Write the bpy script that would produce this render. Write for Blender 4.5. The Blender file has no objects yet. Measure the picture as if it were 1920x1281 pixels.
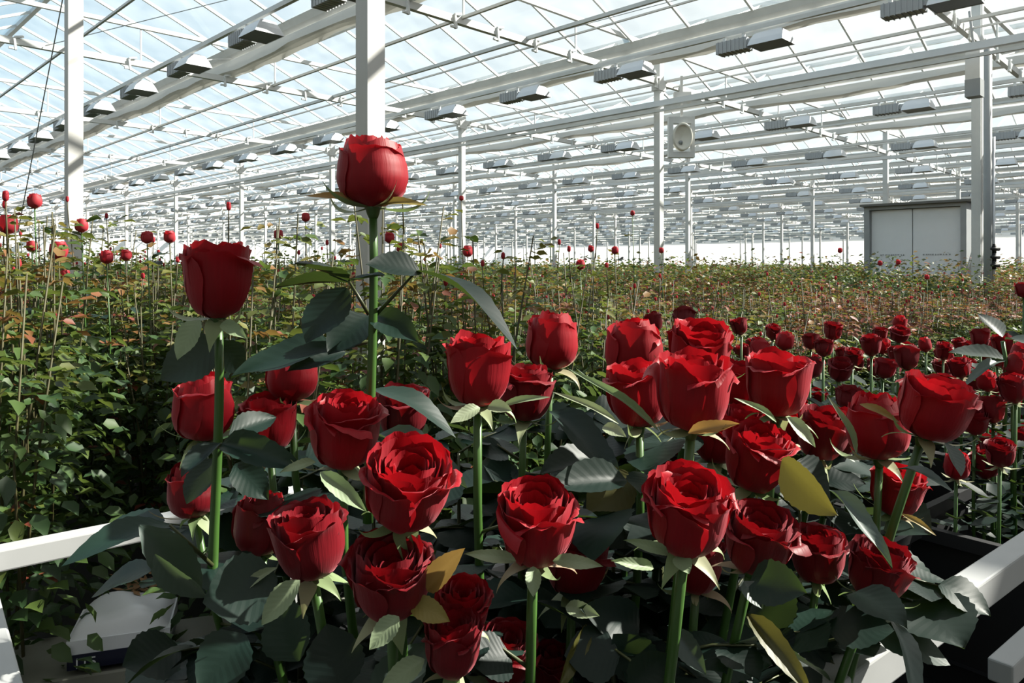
import bpy, math, random
import numpy as np
from mathutils import Vector, Matrix, Quaternion

# ------------------------------------------------------------------ camera, sky, sun, exposure
S = bpy.context.scene
COL = S.collection
FPX = 1395.0
CAM = Vector((0, 0, 1.6))
FW = Vector((1, 1, 0)).normalized()
RT = Vector((1, -1, 0)).normalized()
UP = Vector((0, 0, 1))
cam_d = bpy.data.cameras.new('camera')
cam = bpy.data.objects.new('camera', cam_d)
COL.objects.link(cam)
cam.location = CAM
cam.rotation_euler = (math.pi / 2, 0, -math.pi / 4)
cam_d.sensor_width = 36
cam_d.lens = 36 * FPX / 1920
cam_d.shift_y = -140.5 / 1920
cam_d.clip_start = 0.05
cam_d.clip_end = 500
S.camera = cam

SUN_DIR = (RT * 0.85 + FW * 0.16 + UP * 0.67).normalized()      # towards the sun
W = bpy.data.worlds.new('sky')
S.world = W
W.use_nodes = True
nt = W.node_tree
nt.nodes.clear()
wo = nt.nodes.new('ShaderNodeOutputWorld')
bg = nt.nodes.new('ShaderNodeBackground')
geo = nt.nodes.new('ShaderNodeTexCoord')
sep = nt.nodes.new('ShaderNodeSeparateXYZ')
nt.links.new(geo.outputs['Generated'], sep.inputs[0])
ramp = nt.nodes.new('ShaderNodeValToRGB')
ramp.color_ramp.elements[0].position = 0.0
ramp.color_ramp.elements[0].color = (0.78, 0.92, 1.0, 1)
ramp.color_ramp.elements[1].position = 0.75
ramp.color_ramp.elements[1].color = (0.28, 0.55, 0.84, 1)
e = ramp.color_ramp.elements.new(0.22)
e.color = (0.52, 0.79, 0.97, 1)
nt.links.new(sep.outputs['Z'], ramp.inputs[0])
dot = nt.nodes.new('ShaderNodeVectorMath')
dot.operation = 'DOT_PRODUCT'
dot.inputs[1].default_value = SUN_DIR
nt.links.new(geo.outputs['Generated'], dot.inputs[0])
gl = nt.nodes.new('ShaderNodeMapRange')                          # sky is whiter around the sun
gl.inputs['From Min'].default_value = -0.25
gl.inputs['From Max'].default_value = 0.75
nt.links.new(dot.outputs['Value'], gl.inputs['Value'])
mx = nt.nodes.new('ShaderNodeMix')
mx.data_type = 'RGBA'
nt.links.new(gl.outputs[0], mx.inputs['Factor'])
nt.links.new(ramp.outputs[0], mx.inputs['A'])
mx.inputs['B'].default_value = (1.05, 1.04, 1.0, 1)
nt.links.new(mx.outputs['Result'], bg.inputs['Color'])
bg.inputs['Strength'].default_value = 0.82
nt.links.new(bg.outputs[0], wo.inputs[0])

sd = bpy.data.lights.new('sun', 'SUN')
sd.energy = 14.5
sd.angle = math.radians(0.6)
sd.color = (1.0, 0.93, 0.82)
sun = bpy.data.objects.new('sun', sd)
COL.objects.link(sun)
sun.rotation_euler = SUN_DIR.to_track_quat('Z', 'Y').to_euler()

S.view_settings.view_transform = 'Standard'
S.view_settings.look = 'None'
S.view_settings.exposure = 0.0
S.view_settings.gamma = 1.0
S.view_settings.use_curve_mapping = False
S.cycles.transparent_max_bounces = 48
S.cycles.max_bounces = 7
S.cycles.diffuse_bounces = 3
S.cycles.glossy_bounces = 2
S.cycles.transmission_bounces = 4
S.cycles.caustics_reflective = False
S.cycles.caustics_refractive = False

rnd = random.Random(11)
nrs = np.random.RandomState(5)
PI = math.pi


def P(px, py, d):
    """point at distance d along the view that falls on photograph pixel (px, py)"""
    return CAM + FW * d + RT * ((px - 960) / FPX * d) + UP * ((500 - py) / FPX * d)


# ------------------------------------------------------------------ materials
def mat(name, build):
    m = bpy.data.materials.new(name)
    m.use_nodes = True
    t = m.node_tree
    t.nodes.clear()
    out = t.nodes.new('ShaderNodeOutputMaterial')
    build(t, out)
    return m


def N(t, kind, **kw):
    n = t.nodes.new(kind)
    for k, v in kw.items():
        if k in n.inputs:
            n.inputs[k].default_value = v
        else:
            setattr(n, k, v)
    return n


def plain(name, col, rough=0.5, metal=0.0, noise=0.12, nscale=8.0, bump=0.0, spec=0.5, sheen=0.0):
    def b(t, out):
        p = N(t, 'ShaderNodeBsdfPrincipled', Roughness=rough, Metallic=metal)
        p.inputs['Specular IOR Level'].default_value = spec
        p.inputs['Sheen Weight'].default_value = sheen
        tc = N(t, 'ShaderNodeTexCoord')
        nz = N(t, 'ShaderNodeTexNoise', Scale=nscale, Detail=4.0)
        t.links.new(tc.outputs['Object'], nz.inputs['Vector'])
        mp = N(t, 'ShaderNodeMapRange')
        mp.inputs['To Min'].default_value = 1 - noise
        mp.inputs['To Max'].default_value = 1 + noise
        t.links.new(nz.outputs[0], mp.inputs['Value'])
        v = N(t, 'ShaderNodeVectorMath', operation='SCALE')
        v.inputs[0].default_value = col
        t.links.new(mp.outputs[0], v.inputs['Scale'])
        t.links.new(v.outputs[0], p.inputs['Base Color'])
        if bump:
            bp = N(t, 'ShaderNodeBump', Strength=bump, Distance=0.01)
            t.links.new(nz.outputs[0], bp.inputs['Height'])
            t.links.new(bp.outputs[0], p.inputs['Normal'])
        t.links.new(p.outputs[0], out.inputs[0])
    return mat(name, b)


def leafy(name, ramp_cols, rough=0.45, transl=0.3, spec=0.5, attr=None, veins=True, tcol=(0.25, 0.4, 0.05)):
    def b(t, out):
        r = N(t, 'ShaderNodeValToRGB')
        els = r.color_ramp.elements
        while len(els) < len(ramp_cols):
            els.new(0.5)
        for i, (pos, c) in enumerate(sorted(ramp_cols)):
            els[i].position = pos
            els[i].color = (*c, 1)
        if attr:
            a = N(t, 'ShaderNodeAttribute', attribute_name=attr)
            t.links.new(a.outputs['Fac'], r.inputs[0])
        else:
            a = N(t, 'ShaderNodeObjectInfo')
            t.links.new(a.outputs['Random'], r.inputs[0])
        p = N(t, 'ShaderNodeBsdfPrincipled', Roughness=rough)
        p.inputs['Specular IOR Level'].default_value = spec
        t.links.new(r.outputs[0], p.inputs['Base Color'])
        tr = N(t, 'ShaderNodeBsdfTranslucent')
        m2 = N(t, 'ShaderNodeMix', data_type='RGBA', blend_type='MIX')
        m2.inputs['Factor'].default_value = 0.5
        sc = N(t, 'ShaderNodeVectorMath', operation='SCALE')
        sc.inputs['Scale'].default_value = 2.0
        t.links.new(r.outputs[0], sc.inputs[0])
        t.links.new(sc.outputs[0], m2.inputs['A'])
        m2.inputs['B'].default_value = (*tcol, 1)
        t.links.new(m2.outputs['Result'], tr.inputs['Color'])
        ms = N(t, 'ShaderNodeMixShader')
        ms.inputs[0].default_value = transl
        t.links.new(p.outputs[0], ms.inputs[1])
        t.links.new(tr.outputs[0], ms.inputs[2])
        if veins:
            uv = N(t, 'ShaderNodeUVMap')
            s = N(t, 'ShaderNodeSeparateXYZ')
            t.links.new(uv.outputs[0], s.inputs[0])
            ab = N(t, 'ShaderNodeMath', operation='ABSOLUTE')
            t.links.new(s.outputs['Y'], ab.inputs[0])
            k = N(t, 'ShaderNodeMath', operation='MULTIPLY_ADD')
            k.inputs[1].default_value = -4.0
            t.links.new(ab.outputs[0], k.inputs[0])
            k2 = N(t, 'ShaderNodeMath', operation='MULTIPLY')
            k2.inputs[1].default_value = 9.0
            t.links.new(s.outputs['X'], k2.inputs[0])
            t.links.new(k2.outputs[0], k.inputs[2])
            sn = N(t, 'ShaderNodeMath', operation='PINGPONG')
            sn.inputs[1].default_value = 0.5
            t.links.new(k.outputs[0], sn.inputs[0])
            sm = N(t, 'ShaderNodeMath', operation='MINIMUM')
            t.links.new(sn.outputs[0], sm.inputs[0])
            k3 = N(t, 'ShaderNodeMath', operation='MULTIPLY')
            k3.inputs[1].default_value = 5.0
            t.links.new(ab.outputs[0], k3.inputs[0])
            t.links.new(k3.outputs[0], sm.inputs[1])
            bp = N(t, 'ShaderNodeBump', Strength=0.16, Distance=0.0012)
            t.links.new(sm.outputs[0], bp.inputs['Height'])
            t.links.new(bp.outputs[0], p.inputs['Normal'])
        t.links.new(ms.outputs[0], out.inputs[0])
    return mat(name, b)


def petal_mat(name, c1, c2, transl=0.16):
    def b(t, out):
        oi = N(t, 'ShaderNodeObjectInfo')
        tc = N(t, 'ShaderNodeTexCoord')
        uv = N(t, 'ShaderNodeUVMap')
        s = N(t, 'ShaderNodeSeparateXYZ')
        t.links.new(uv.outputs[0], s.inputs[0])
        mpv = N(t, 'ShaderNodeMapping')
        mpv.inputs['Scale'].default_value = (26, 1.6, 1)
        t.links.new(uv.outputs[0], mpv.inputs[0])
        nz = N(t, 'ShaderNodeTexNoise', Scale=1.0, Detail=3.0)
        t.links.new(mpv.outputs[0], nz.inputs['Vector'])
        ad = N(t, 'ShaderNodeMath', operation='MULTIPLY_ADD')
        ad.inputs[1].default_value = 0.5
        t.links.new(oi.outputs['Random'], ad.inputs[0])
        hf = N(t, 'ShaderNodeMath', operation='MULTIPLY')
        hf.inputs[1].default_value = 0.6
        t.links.new(nz.outputs[0], hf.inputs[0])
        t.links.new(hf.outputs[0], ad.inputs[2])
        m = N(t, 'ShaderNodeMix', data_type='RGBA')
        t.links.new(ad.outputs[0], m.inputs['Factor'])
        m.inputs['A'].default_value = (*c1, 1)
        m.inputs['B'].default_value = (*c2, 1)
        p = N(t, 'ShaderNodeBsdfPrincipled', Roughness=0.5)
        p.inputs['Specular IOR Level'].default_value = 0.32
        p.inputs['Sheen Weight'].default_value = 0.35
        p.inputs['Sheen Roughness'].default_value = 0.4
        p.inputs['Sheen Tint'].default_value = (1, 0.35, 0.4, 1)
        t.links.new(m.outputs['Result'], p.inputs['Base Color'])
        bp = N(t, 'ShaderNodeBump', Strength=0.25, Distance=0.0015)
        t.links.new(nz.outputs[0], bp.inputs['Height'])
        t.links.new(bp.outputs[0], p.inputs['Normal'])
        tr = N(t, 'ShaderNodeBsdfTranslucent')
        tr.inputs['Color'].default_value = (0.75, 0.012, 0.02, 1)
        ms = N(t, 'ShaderNodeMixShader')
        ms.inputs[0].default_value = transl
        t.links.new(p.outputs[0], ms.inputs[1])
        t.links.new(tr.outputs[0], ms.inputs[2])
        t.links.new(ms.outputs[0], out.inputs[0])
    return mat(name, b)


def glass_mat(name, haze=0.12, tint=(0.95, 0.985, 1.0)):
    def b(t, out):
        tr = N(t, 'ShaderNodeBsdfTransparent')
        tr.inputs[0].default_value = (*tint, 1)
        gs = N(t, 'ShaderNodeBsdfGlossy', Roughness=0.08)
        tl = N(t, 'ShaderNodeBsdfTranslucent')
        tl.inputs[0].default_value = (0.95, 0.96, 0.95, 1)
        lw = N(t, 'ShaderNodeValue'); lw.outputs[0].default_value = 0.03
        m1 = N(t, 'ShaderNodeMixShader')
        tc = N(t, 'ShaderNodeTexCoord')
        nz = N(t, 'ShaderNodeTexNoise', Scale=0.9, Detail=5.0)
        t.links.new(tc.outputs['Object'], nz.inputs['Vector'])
        mp = N(t, 'ShaderNodeMapRange')
        mp.inputs['From Min'].default_value = 0.3
        mp.inputs['From Max'].default_value = 0.7
        mp.inputs['To Min'].default_value = haze * 0.5
        mp.inputs['To Max'].default_value = haze * 1.5
        t.links.new(nz.outputs[0], mp.inputs['Value'])
        t.links.new(mp.outputs[0], m1.inputs[0])
        t.links.new(tr.outputs[0], m1.inputs[1])
        t.links.new(tl.outputs[0], m1.inputs[2])
        m2 = N(t, 'ShaderNodeMixShader')
        t.links.new(lw.outputs[0], m2.inputs[0])
        t.links.new(m1.outputs[0], m2.inputs[1])
        t.links.new(gs.outputs[0], m2.inputs[2])
        t.links.new(m2.outputs[0], out.inputs[0])
    return mat(name, b)


def translucent_mat(name, col, f=0.5):
    def b(t, out):
        d = N(t, 'ShaderNodeBsdfDiffuse')
        d.inputs[0].default_value = (*col, 1)
        tl = N(t, 'ShaderNodeBsdfTranslucent')
        tl.inputs[0].default_value = (*col, 1)
        m = N(t, 'ShaderNodeMixShader')
        m.inputs[0].default_value = f
        t.links.new(d.outputs[0], m.inputs[1])
        t.links.new(tl.outputs[0], m.inputs[2])
        t.links.new(m.outputs[0], out.inputs[0])
    return mat(name, b)


M = {}
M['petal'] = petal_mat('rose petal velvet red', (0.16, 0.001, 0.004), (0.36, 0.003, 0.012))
M['petal_dark_shaded'] = petal_mat('rose petal dark shaded red', (0.075, 0.0006, 0.003), (0.20, 0.002, 0.008), 0.08)  # darker petal copy: holds the shade of shadowed roses, also tones far blooms
M['bud'] = petal_mat('young bud crimson', (0.32, 0.01, 0.03), (0.5, 0.05, 0.06), 0.25)
M['leaf'] = leafy('cut rose leaf dark green', [(0, (0.002, 0.010, 0.008)), (1, (0.008, 0.026, 0.018))], rough=0.5, transl=0.10, spec=0.32)
M['leaf_olive'] = leafy('olive leaf underside', [(0, (0.045, 0.050, 0.010)), (1, (0.085, 0.082, 0.016))], rough=0.5, transl=0.22, tcol=(0.22, 0.18, 0.03))
M['leaf_grey'] = leafy('grey green leaf', [(0, (0.04, 0.06, 0.052)), (1, (0.07, 0.10, 0.085))], rough=0.45, transl=0.1)
M['leaf_pale'] = leafy('pale sepal underside', [(0, (0.20, 0.27, 0.15)), (1, (0.30, 0.34, 0.22))], rough=0.55, transl=0.15)
M['leaf_amber'] = leafy('amber edged leaf', [(0, (0.24, 0.20, 0.05)), (1, (0.34, 0.17, 0.05))], rough=0.5, transl=0.25, tcol=(0.4, 0.25, 0.06))
M['sepal'] = leafy('sepal pale green', [(0, (0.18, 0.27, 0.11)), (0.6, (0.34, 0.38, 0.22)), (1, (0.36, 0.24, 0.16))], rough=0.5, transl=0.2, veins=False)
M['stem'] = plain('rose stem green', (0.045, 0.11, 0.02), 0.4, noise=0.25, nscale=30)
M['stem_dark'] = plain('rose stem brown green', (0.06, 0.07, 0.025), 0.45, noise=0.3, nscale=25)
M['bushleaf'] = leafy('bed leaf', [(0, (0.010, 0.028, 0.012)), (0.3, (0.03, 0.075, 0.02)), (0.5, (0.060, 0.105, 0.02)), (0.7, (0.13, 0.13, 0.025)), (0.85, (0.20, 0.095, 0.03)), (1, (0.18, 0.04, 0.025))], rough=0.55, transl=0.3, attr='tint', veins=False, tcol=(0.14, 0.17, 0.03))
M['bushstem'] = plain('bed stem', (0.065, 0.060, 0.022), 0.6, noise=0.35, nscale=12)
M['trolley'] = plain('white trolley paint with shade', (0.38, 0.39, 0.39), 0.42, noise=0.10, nscale=14, bump=0.05)  # white toned down so the colour holds the roof shade on the rails
M['white_paint'] = plain('white painted steel', (0.66, 0.67, 0.66), 0.42, noise=0.06, nscale=14, bump=0.05)
M['galv'] = plain('galvanised steel', (0.62, 0.62, 0.60), 0.5, noise=0.12, nscale=5, metal=0.1)
M['alu'] = plain('aluminium', (0.62, 0.64, 0.66), 0.42, noise=0.08, nscale=3, metal=0.35)
M['grey_steel'] = plain('grey steel', (0.30, 0.32, 0.33), 0.5, noise=0.12, nscale=4)
M['lamp_grey'] = plain('lamp housing grey', (0.42, 0.44, 0.46), 0.5, noise=0.08, nscale=10)
M['lamp_in'] = plain('lamp reflector inside', (0.10, 0.10, 0.10), 0.3, metal=0.4)
M['screen'] = translucent_mat('folded shade cloth', (0.80, 0.79, 0.76), 0.35)
M['glass'] = glass_mat('roof glass', 0.05)
M['frost'] = translucent_mat('frosted wall sheet', (0.97, 0.97, 0.96), 0.55)
M['black'] = plain('black plastic', (0.006, 0.0065, 0.008), 0.6, noise=0.3, nscale=12)
M['ground'] = plain('dark ground cloth', (0.020, 0.022, 0.022), 0.8, noise=0.4, nscale=4, bump=0.2)
M['bag'] = plain('white grow bag film', (0.78, 0.80, 0.85), 0.35, noise=0.05, nscale=9, bump=0.3)
M['navy'] = plain('dark blue film', (0.012, 0.014, 0.035), 0.3, noise=0.2)
M['print'] = plain('pale print', (0.7, 0.72, 0.75), 0.5, noise=0.02)
M['tray'] = plain('pale steel tray', (0.20, 0.20, 0.17), 0.5, noise=0.3, nscale=7)
M['door'] = plain('white door panel', (0.74, 0.77, 0.80), 0.4, noise=0.03)
M['frame_dark'] = plain('dark door frame', (0.12, 0.12, 0.11), 0.6)
M['pale'] = plain('pale cream enamel', (0.72, 0.70, 0.62), 0.35, noise=0.08)
M['fill_block_grey'] = plain('dark grey fill block', (0.10, 0.11, 0.11), 0.8)
M['dry'] = plain('dry plant debris', (0.22, 0.12, 0.05), 0.8, noise=0.4, nscale=60)


# ------------------------------------------------------------------ mesh helpers
class MB:
    def __init__(self):
        self.v, self.f = [], []

    def add(self, vs, fs):
        n = len(self.v)
        self.v += [tuple(v) for v in vs]
        self.f += [tuple(i + n for i in f) for f in fs]

    def box(self, x0, x1, y0, y1, z0, z1):
        self.add([(x0, y0, z0), (x1, y0, z0), (x1, y1, z0), (x0, y1, z0), (x0, y0, z1), (x1, y0, z1), (x1, y1, z1), (x0, y1, z1)],
                 [(0, 3, 2, 1), (4, 5, 6, 7), (0, 1, 5, 4), (1, 2, 6, 5), (2, 3, 7, 6), (3, 0, 4, 7)])

    def bar(self, a, b, w, h=None, up=UP):
        h = h or w
        a, b = Vector(a), Vector(b)
        d = (b - a).normalized()
        up = Vector(up)
        if abs(d.dot(up)) > 0.98:
            up = Vector((1, 0, 0))
        s = d.cross(up).normalized()
        u = s.cross(d).normalized()
        vs = []
        for c in (a, b):
            for i, j in ((-1, -1), (1, -1), (1, 1), (-1, 1)):
                vs.append(c + s * (i * w / 2) + u * (j * h / 2))
        self.add(vs, [(0, 1, 2, 3), (7, 6, 5, 4), (0, 4, 5, 1), (1, 5, 6, 2), (2, 6, 7, 3), (3, 7, 4, 0)])

    def tube(self, pts, r, seg=6, cap=True):
        pts = [Vector(p) for p in pts]
        n = len(pts)
        rs = r if isinstance(r, (list, tuple)) else [r] * n
        vs = []
        ref = Vector((0.31, 0.17, 0.93))
        for i, p in enumerate(pts):
            d = (pts[min(i + 1, n - 1)] - pts[max(i - 1, 0)]).normalized()
            if abs(d.dot(ref)) > 0.97:
                ref = Vector((0.95, 0.1, 0.2))
            s = d.cross(ref).normalized()
            u = s.cross(d)
            for k in range(seg):
                a = 2 * PI * k / seg
                vs.append(p + (s * math.cos(a) + u * math.sin(a)) * rs[i])
        fs = []
        for i in range(n - 1):
            for k in range(seg):
                a, b = i * seg + k, i * seg + (k + 1) % seg
                fs.append((a, b, b + seg, a + seg))
        if cap:
            fs.append(tuple(range(seg - 1, -1, -1)))
            fs.append(tuple((n - 1) * seg + k for k in range(seg)))
        self.add(vs, fs)

    def lathe(self, prof, seg=16, origin=(0, 0, 0)):
        ox, oy, oz = origin
        vs = []
        for r, z in prof:
            for k in range(seg):
                a = 2 * PI * k / seg
                vs.append((ox + r * math.cos(a), oy + r * math.sin(a), oz + z))
        fs = []
        for i in range(len(prof) - 1):
            for k in range(seg):
                a, b = i * seg + k, i * seg + (k + 1) % seg
                fs.append((a, b, b + seg, a + seg))
        self.add(vs, fs)

    def mesh(self, name, m, smooth=False):
        me = bpy.data.meshes.new(name)
        me.from_pydata(self.v, [], self.f)
        me.materials.append(m)
        if smooth:
            me.polygons.foreach_set('use_smooth', [True] * len(me.polygons))
        return me


def obj(name, me, parent=None, loc=None, q=None, scale=None, kind=None, label=None):
    o = bpy.data.objects.new(name, me)
    COL.objects.link(o)
    if parent:
        o.parent = parent
    if loc is not None:
        o.location = loc
    if q is not None:
        o.rotation_mode = 'QUATERNION'
        o.rotation_quaternion = q
    if scale is not None:
        o.scale = scale if hasattr(scale, '__len__') else (scale,) * 3
    if kind:
        o['kind'] = kind
    if label:
        o['label'] = label
    return o


def thing(name, label, cat, loc=(0, 0, 0), group=None, me=None, rz=0):
    o = bpy.data.objects.new(name, me)
    COL.objects.link(o)
    o.location = loc
    o.rotation_euler = (0, 0, rz)
    o['label'] = label
    o['category'] = cat
    if group:
        o['group'] = group
    return o


def struct(name, me=None, loc=(0, 0, 0)):
    o = bpy.data.objects.new(name, me)
    COL.objects.link(o)
    o.location = loc
    o['kind'] = 'structure'
    return o


def copy_tree(o, loc=None, rz=None, parent=None, scale=None):
    c = o.copy()
    COL.objects.link(c)
    if parent:
        c.parent = parent
    if loc is not None:
        c.location = loc
    if rz is not None:
        c.rotation_euler = (0, 0, rz)
    if scale is not None:
        c.scale = scale if hasattr(scale, '__len__') else (scale,) * 3
    for ch in KIDS.get(o.name, ()):
        copy_tree(ch, parent=c)
    return c


KIDS = {}


def register(o):
    """remember the children of a prototype so that copying is quick"""
    for ch in o.children:
        KIDS.setdefault(o.name, []).append(ch)
        register(ch)


def grid_mesh(name, nu, nv, fn, m, uvf=None, smooth=True, tint=None):
    vs, uvs = [], []
    for j in range(nv + 1):
        for i in range(nu + 1):
            u, v = 2 * i / nu - 1, j / nv
            vs.append(fn(u, v))
            uvs.append(uvf(u, v) if uvf else (i / nu, v))
    fs = [(j * (nu + 1) + i, j * (nu + 1) + i + 1, (j + 1) * (nu + 1) + i + 1, (j + 1) * (nu + 1) + i) for j in range(nv) for i in range(nu)]
    me = bpy.data.meshes.new(name)
    me.from_pydata(vs, [], fs)
    me.materials.append(m)
    uvl = me.uv_layers.new(name='UVMap')
    li = np.zeros(len(me.loops), dtype=np.int32)
    me.loops.foreach_get('vertex_index', li)
    uvl.data.foreach_set('uv', np.array(uvs, dtype=np.float32)[li].ravel())
    if smooth:
        me.polygons.foreach_set('use_smooth', [True] * len(me.polygons))
    return me


def seen(p, pad=150):
    """does the point fall inside the picture (with a margin)?"""
    v = Vector(p) - CAM
    d = v.dot(FW)
    if d < 0.3:
        return False
    x = 960 + FPX * v.dot(RT) / d
    y = 500 - FPX * v.z / d
    return -pad < x < 1920 + pad and -pad < y < 1281 + pad


def landmark(px):
    for lim, nm in ((20, 'the left border'), (110, 'the trolley corner post'), (190, 'the left column'), (330, 'the grow bag'), (450, 'the second tallest rose'), (600, 'the hidden middle rose'), (760, 'the tallest rose'), (940, 'the centre upright rose'), (1120, 'the dusky red bud'), (1200, 'the bright cluster edge'), (1290, 'the slim column'), (1380, 'the brightest rose'), (1500, 'the tall cup rose'), (1610, 'the gap left of the cabinet'), (1710, 'the cabinet left leaf'), (1800, 'the cabinet right leaf'), (1880, 'the riser pipe')):
        if px < lim:
            return nm
    return 'the right border'


# ------------------------------------------------------------------ the greenhouse shell
XM0, XM1, YM0, YM1 = -8.0, 92.0, -8.0, 92.0
mb = MB(); mb.box(XM0, XM1, YM0, YM1, -0.1, 0.0)
struct('floor', mb.mesh('floor', M['ground']))
HG, HR = 3.86, 4.9                # gutter and ridge heights
HC = 3.38 + 1.6                   # bottom chord
HT = 4.0 + 1.6
HG += 1.6; HR += 1.6
BAY = 4.8
GX = [1.2 + BAY * k for k in range(0, 20)]
TR_Y = [-3.3, 2.95, 7.75, 13.16, 19.0] + [19.0 + 5.85 * k for k in range(1, 13)]


def wallbox(name, x0, x1, y0, y1, z0, z1, m):
    b = MB(); b.box(x0, x1, y0, y1, z0, z1)
    return struct(name, b.mesh(name, m))


wallbox('wall_right', XM1, XM1 + 0.05, YM0, YM1, 0, 7.2, M['frost'])
wallbox('wall_back', XM0, XM1, YM1, YM1 + 0.05, 0, 7.2, M['frost'])
wallbox('wall_left_fill_block', -2.6, -2.5, YM0, YM1, 0, 6.6, M['fill_block_grey'])  # unseen opaque wall, added to cut fill light from the left
wallbox('ceiling', XM0, -2.5, YM0, YM1, 6.6, 6.7, M['fill_block_grey'])  # unseen opaque roof beyond that wall, added to block more fill light
wallbox('wall_front_fill_block', XM0, XM1, YM0 - 0.05, YM0, 0, 4.0, M['fill_block_grey'])  # unseen, made opaque and dark to lower the fill from behind

# roof: glass panes on bars between gutter and ridge
ceiling = struct('ceiling')
pane_near, far_v, far_f = [], [], []
PW = 1.12
bars = MB()
pane_me = {}
slope = math.hypot(BAY / 2, HR - HG)
sl_ang = math.atan2(HR - HG, BAY / 2)
for side in (0, 1):
    b = MB(); b.box(0.02, slope - 0.03, 0.02, PW - 0.02, 0, 0.005)
    pane_me[side] = b.mesh('glass_pane', M['glass'])
cands = []
for gx in GX[:-1]:
    for side in (0, 1):
        y = YM0
        while y < YM1:
            cx = gx + BAY * (0.25 if side == 0 else 0.75)
            cands.append((gx, side, y, (Vector((cx, y, 6.1)) - CAM).length, seen((cx, y, 6.1), 260)))
            y += PW
cands.sort(key=lambda c: (not c[4], c[3]))
fv, ff = [], []
for i, (gx, side, y, dist, vis) in enumerate(cands):
    if side == 0:
        x0, z0, x1, z1 = gx, HG, gx + BAY / 2, HR
    else:
        x0, z0, x1, z1 = gx + BAY, HG, gx + BAY / 2, HR
    if i < 290 and vis:
        q = Quaternion((0, 0, 1), 0) if side == 0 else None
        if side == 0:
            rot = Quaternion((0, 1, 0), -sl_ang)
            obj('glass_pane', pane_me[0], ceiling, (x0, y, z0), rot)
        else:
            rot = Quaternion((0, 0, 1), PI) @ Quaternion((0, 1, 0), -sl_ang)
            obj('glass_pane', pane_me[1], ceiling, (x0, y + PW, z0), rot)
    else:
        n = len(fv)
        fv += [(x0, y + 0.02, z0), (x0, y + PW - 0.02, z0), (x1, y + PW - 0.02, z1), (x1, y + 0.02, z1)]
        ff.append((n, n + 1, n + 2, n + 3))
me = bpy.data.meshes.new('glass_panes'); me.from_pydata(fv, [], ff); me.materials.append(M['glass'])
obj('glass_panes', me, ceiling, kind='stuff')
# glazing bars (thin, close together): one part per bay
for gx in GX[:-1]:
    b = MB()
    y = YM0
    while y < YM1 + 0.1:
        far = y > 45 or gx > 50
        w = 0.035
        b.bar((gx, y, HG), (gx + BAY / 2, y, HR), w, 0.05)
        b.bar((gx + BAY, y, HG), (gx + BAY / 2, y, HR), w, 0.05)
        y += PW * (2 if far else 1)
    o = obj('glazing_bar', b.mesh('glazing_bar', M['white_paint']), ceiling, kind='stuff')
    b = MB(); b.bar((gx + BAY / 2, YM0, HR), (gx + BAY / 2, YM1, HR), 0.08, 0.09)
    obj('ridge', b.mesh('ridge', M['white_paint']), ceiling)

# gutters with a folded shade cloth packed beneath each
for k, gx in enumerate(GX):
    b = MB()
    prof = [(-0.16, 0.10), (-0.10, 0.0), (-0.03, -0.05), (0.03, -0.05), (0.10, 0.0), (0.16, 0.10), (0.14, 0.10), (0.06, -0.02), (-0.06, -0.02), (-0.14, 0.10)]
    vs = [(gx + px, y, HG + pz - 0.04) for y in (YM0, YM1) for px, pz in prof]
    n = len(prof)
    b.add(vs, [(i, (i + 1) % n, (i + 1) % n + n, i + n) for i in range(n)])
    g = struct('beam', b.mesh('gutter', M['galv']))
    # shade cloth packet
    b = MB()
    y = YM0; vs = []; fs = []
    ys = np.arange(YM0, YM1 + 0.1, 0.45 if gx < 30 else 2.0)
    seg = 7
    for iy, y in enumerate(ys):
        for s in range(seg):
            a = s / (seg - 1)
            x = gx - 0.15 + 0.30 * a
            z = HG - 0.20 - 0.10 * (0.5 + 0.5 * (-1) ** s) - 0.05 * rnd.random() + (0.03 * math.sin(y * 1.3 + k))
            vs.append((x, y, z))
        for s in range(seg):
            a = 1 - s / (seg - 1)
            vs.append((gx - 0.15 + 0.30 * a, y, HG - 0.17))
    m_ = 2 * seg
    for iy in range(len(ys) - 1):
        for s in range(m_):
            a, c = iy * m_ + s, iy * m_ + (s + 1) % m_
            fs.append((a, c, c + m_, a + m_))
    b.add(vs, fs)
    t = thing('shade_cloth', 'folded white shade cloth band under %s' % (('the %s roof gutter from the left' % ['first', 'second', 'third', 'fourth', 'fifth', 'sixth'][k]) if k < 6 else 'a distant roof gutter'), 'shade cloth', group='folded shade cloths under the gutters', me=b.mesh('shade_cloth', M['screen']))

# lattice trusses across the house
web_xs = np.arange(XM0 + 0.4, XM1, 2.4)
for k, y in enumerate(TR_Y):
    root = struct('beam', None, (0, y, 0))
    b = MB(); b.box(XM0, XM1, -0.03, 0.03, HT - 0.035, HT + 0.035)
    obj('top_chord', b.mesh('top_chord', M['galv']), root)
    b = MB(); b.box(XM0, XM1, -0.04, 0.04, HC - 0.05, HC + 0.05)
    obj('bottom_chord', b.mesh('bottom_chord', M['galv']), root)
    b = MB()
    for i, x in enumerate(web_xs):
        if x > 70: break
        b.bar((x, 0, HC), (x, 0, HT), 0.025)
        if i % 4 == 1:
            b.bar((x, 0, HC), (x + 2.4, 0, HT), 0.022)
    obj('web_strut', b.mesh('web_strut', M['galv']), root, kind='stuff')
    b = MB()
    for x in np.arange(XM0 + 0.2, 60, 0.8):
        b.bar((x, -0.05, HC + 0.03), (x + 0.02, -0.05, HC - 0.14), 0.045, 0.03)
        b.bar((x, -0.05, HC + 0.05), (x + 0.12, -0.05, HC + 0.08), 0.035, 0.03)
        b.bar((x + 0.02, -0.05, HC - 0.12), (x - 0.07, -0.05, HC - 0.12), 0.035, 0.03)
    obj('clip', b.mesh('clip', M['white_paint']), root, kind='stuff')

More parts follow.
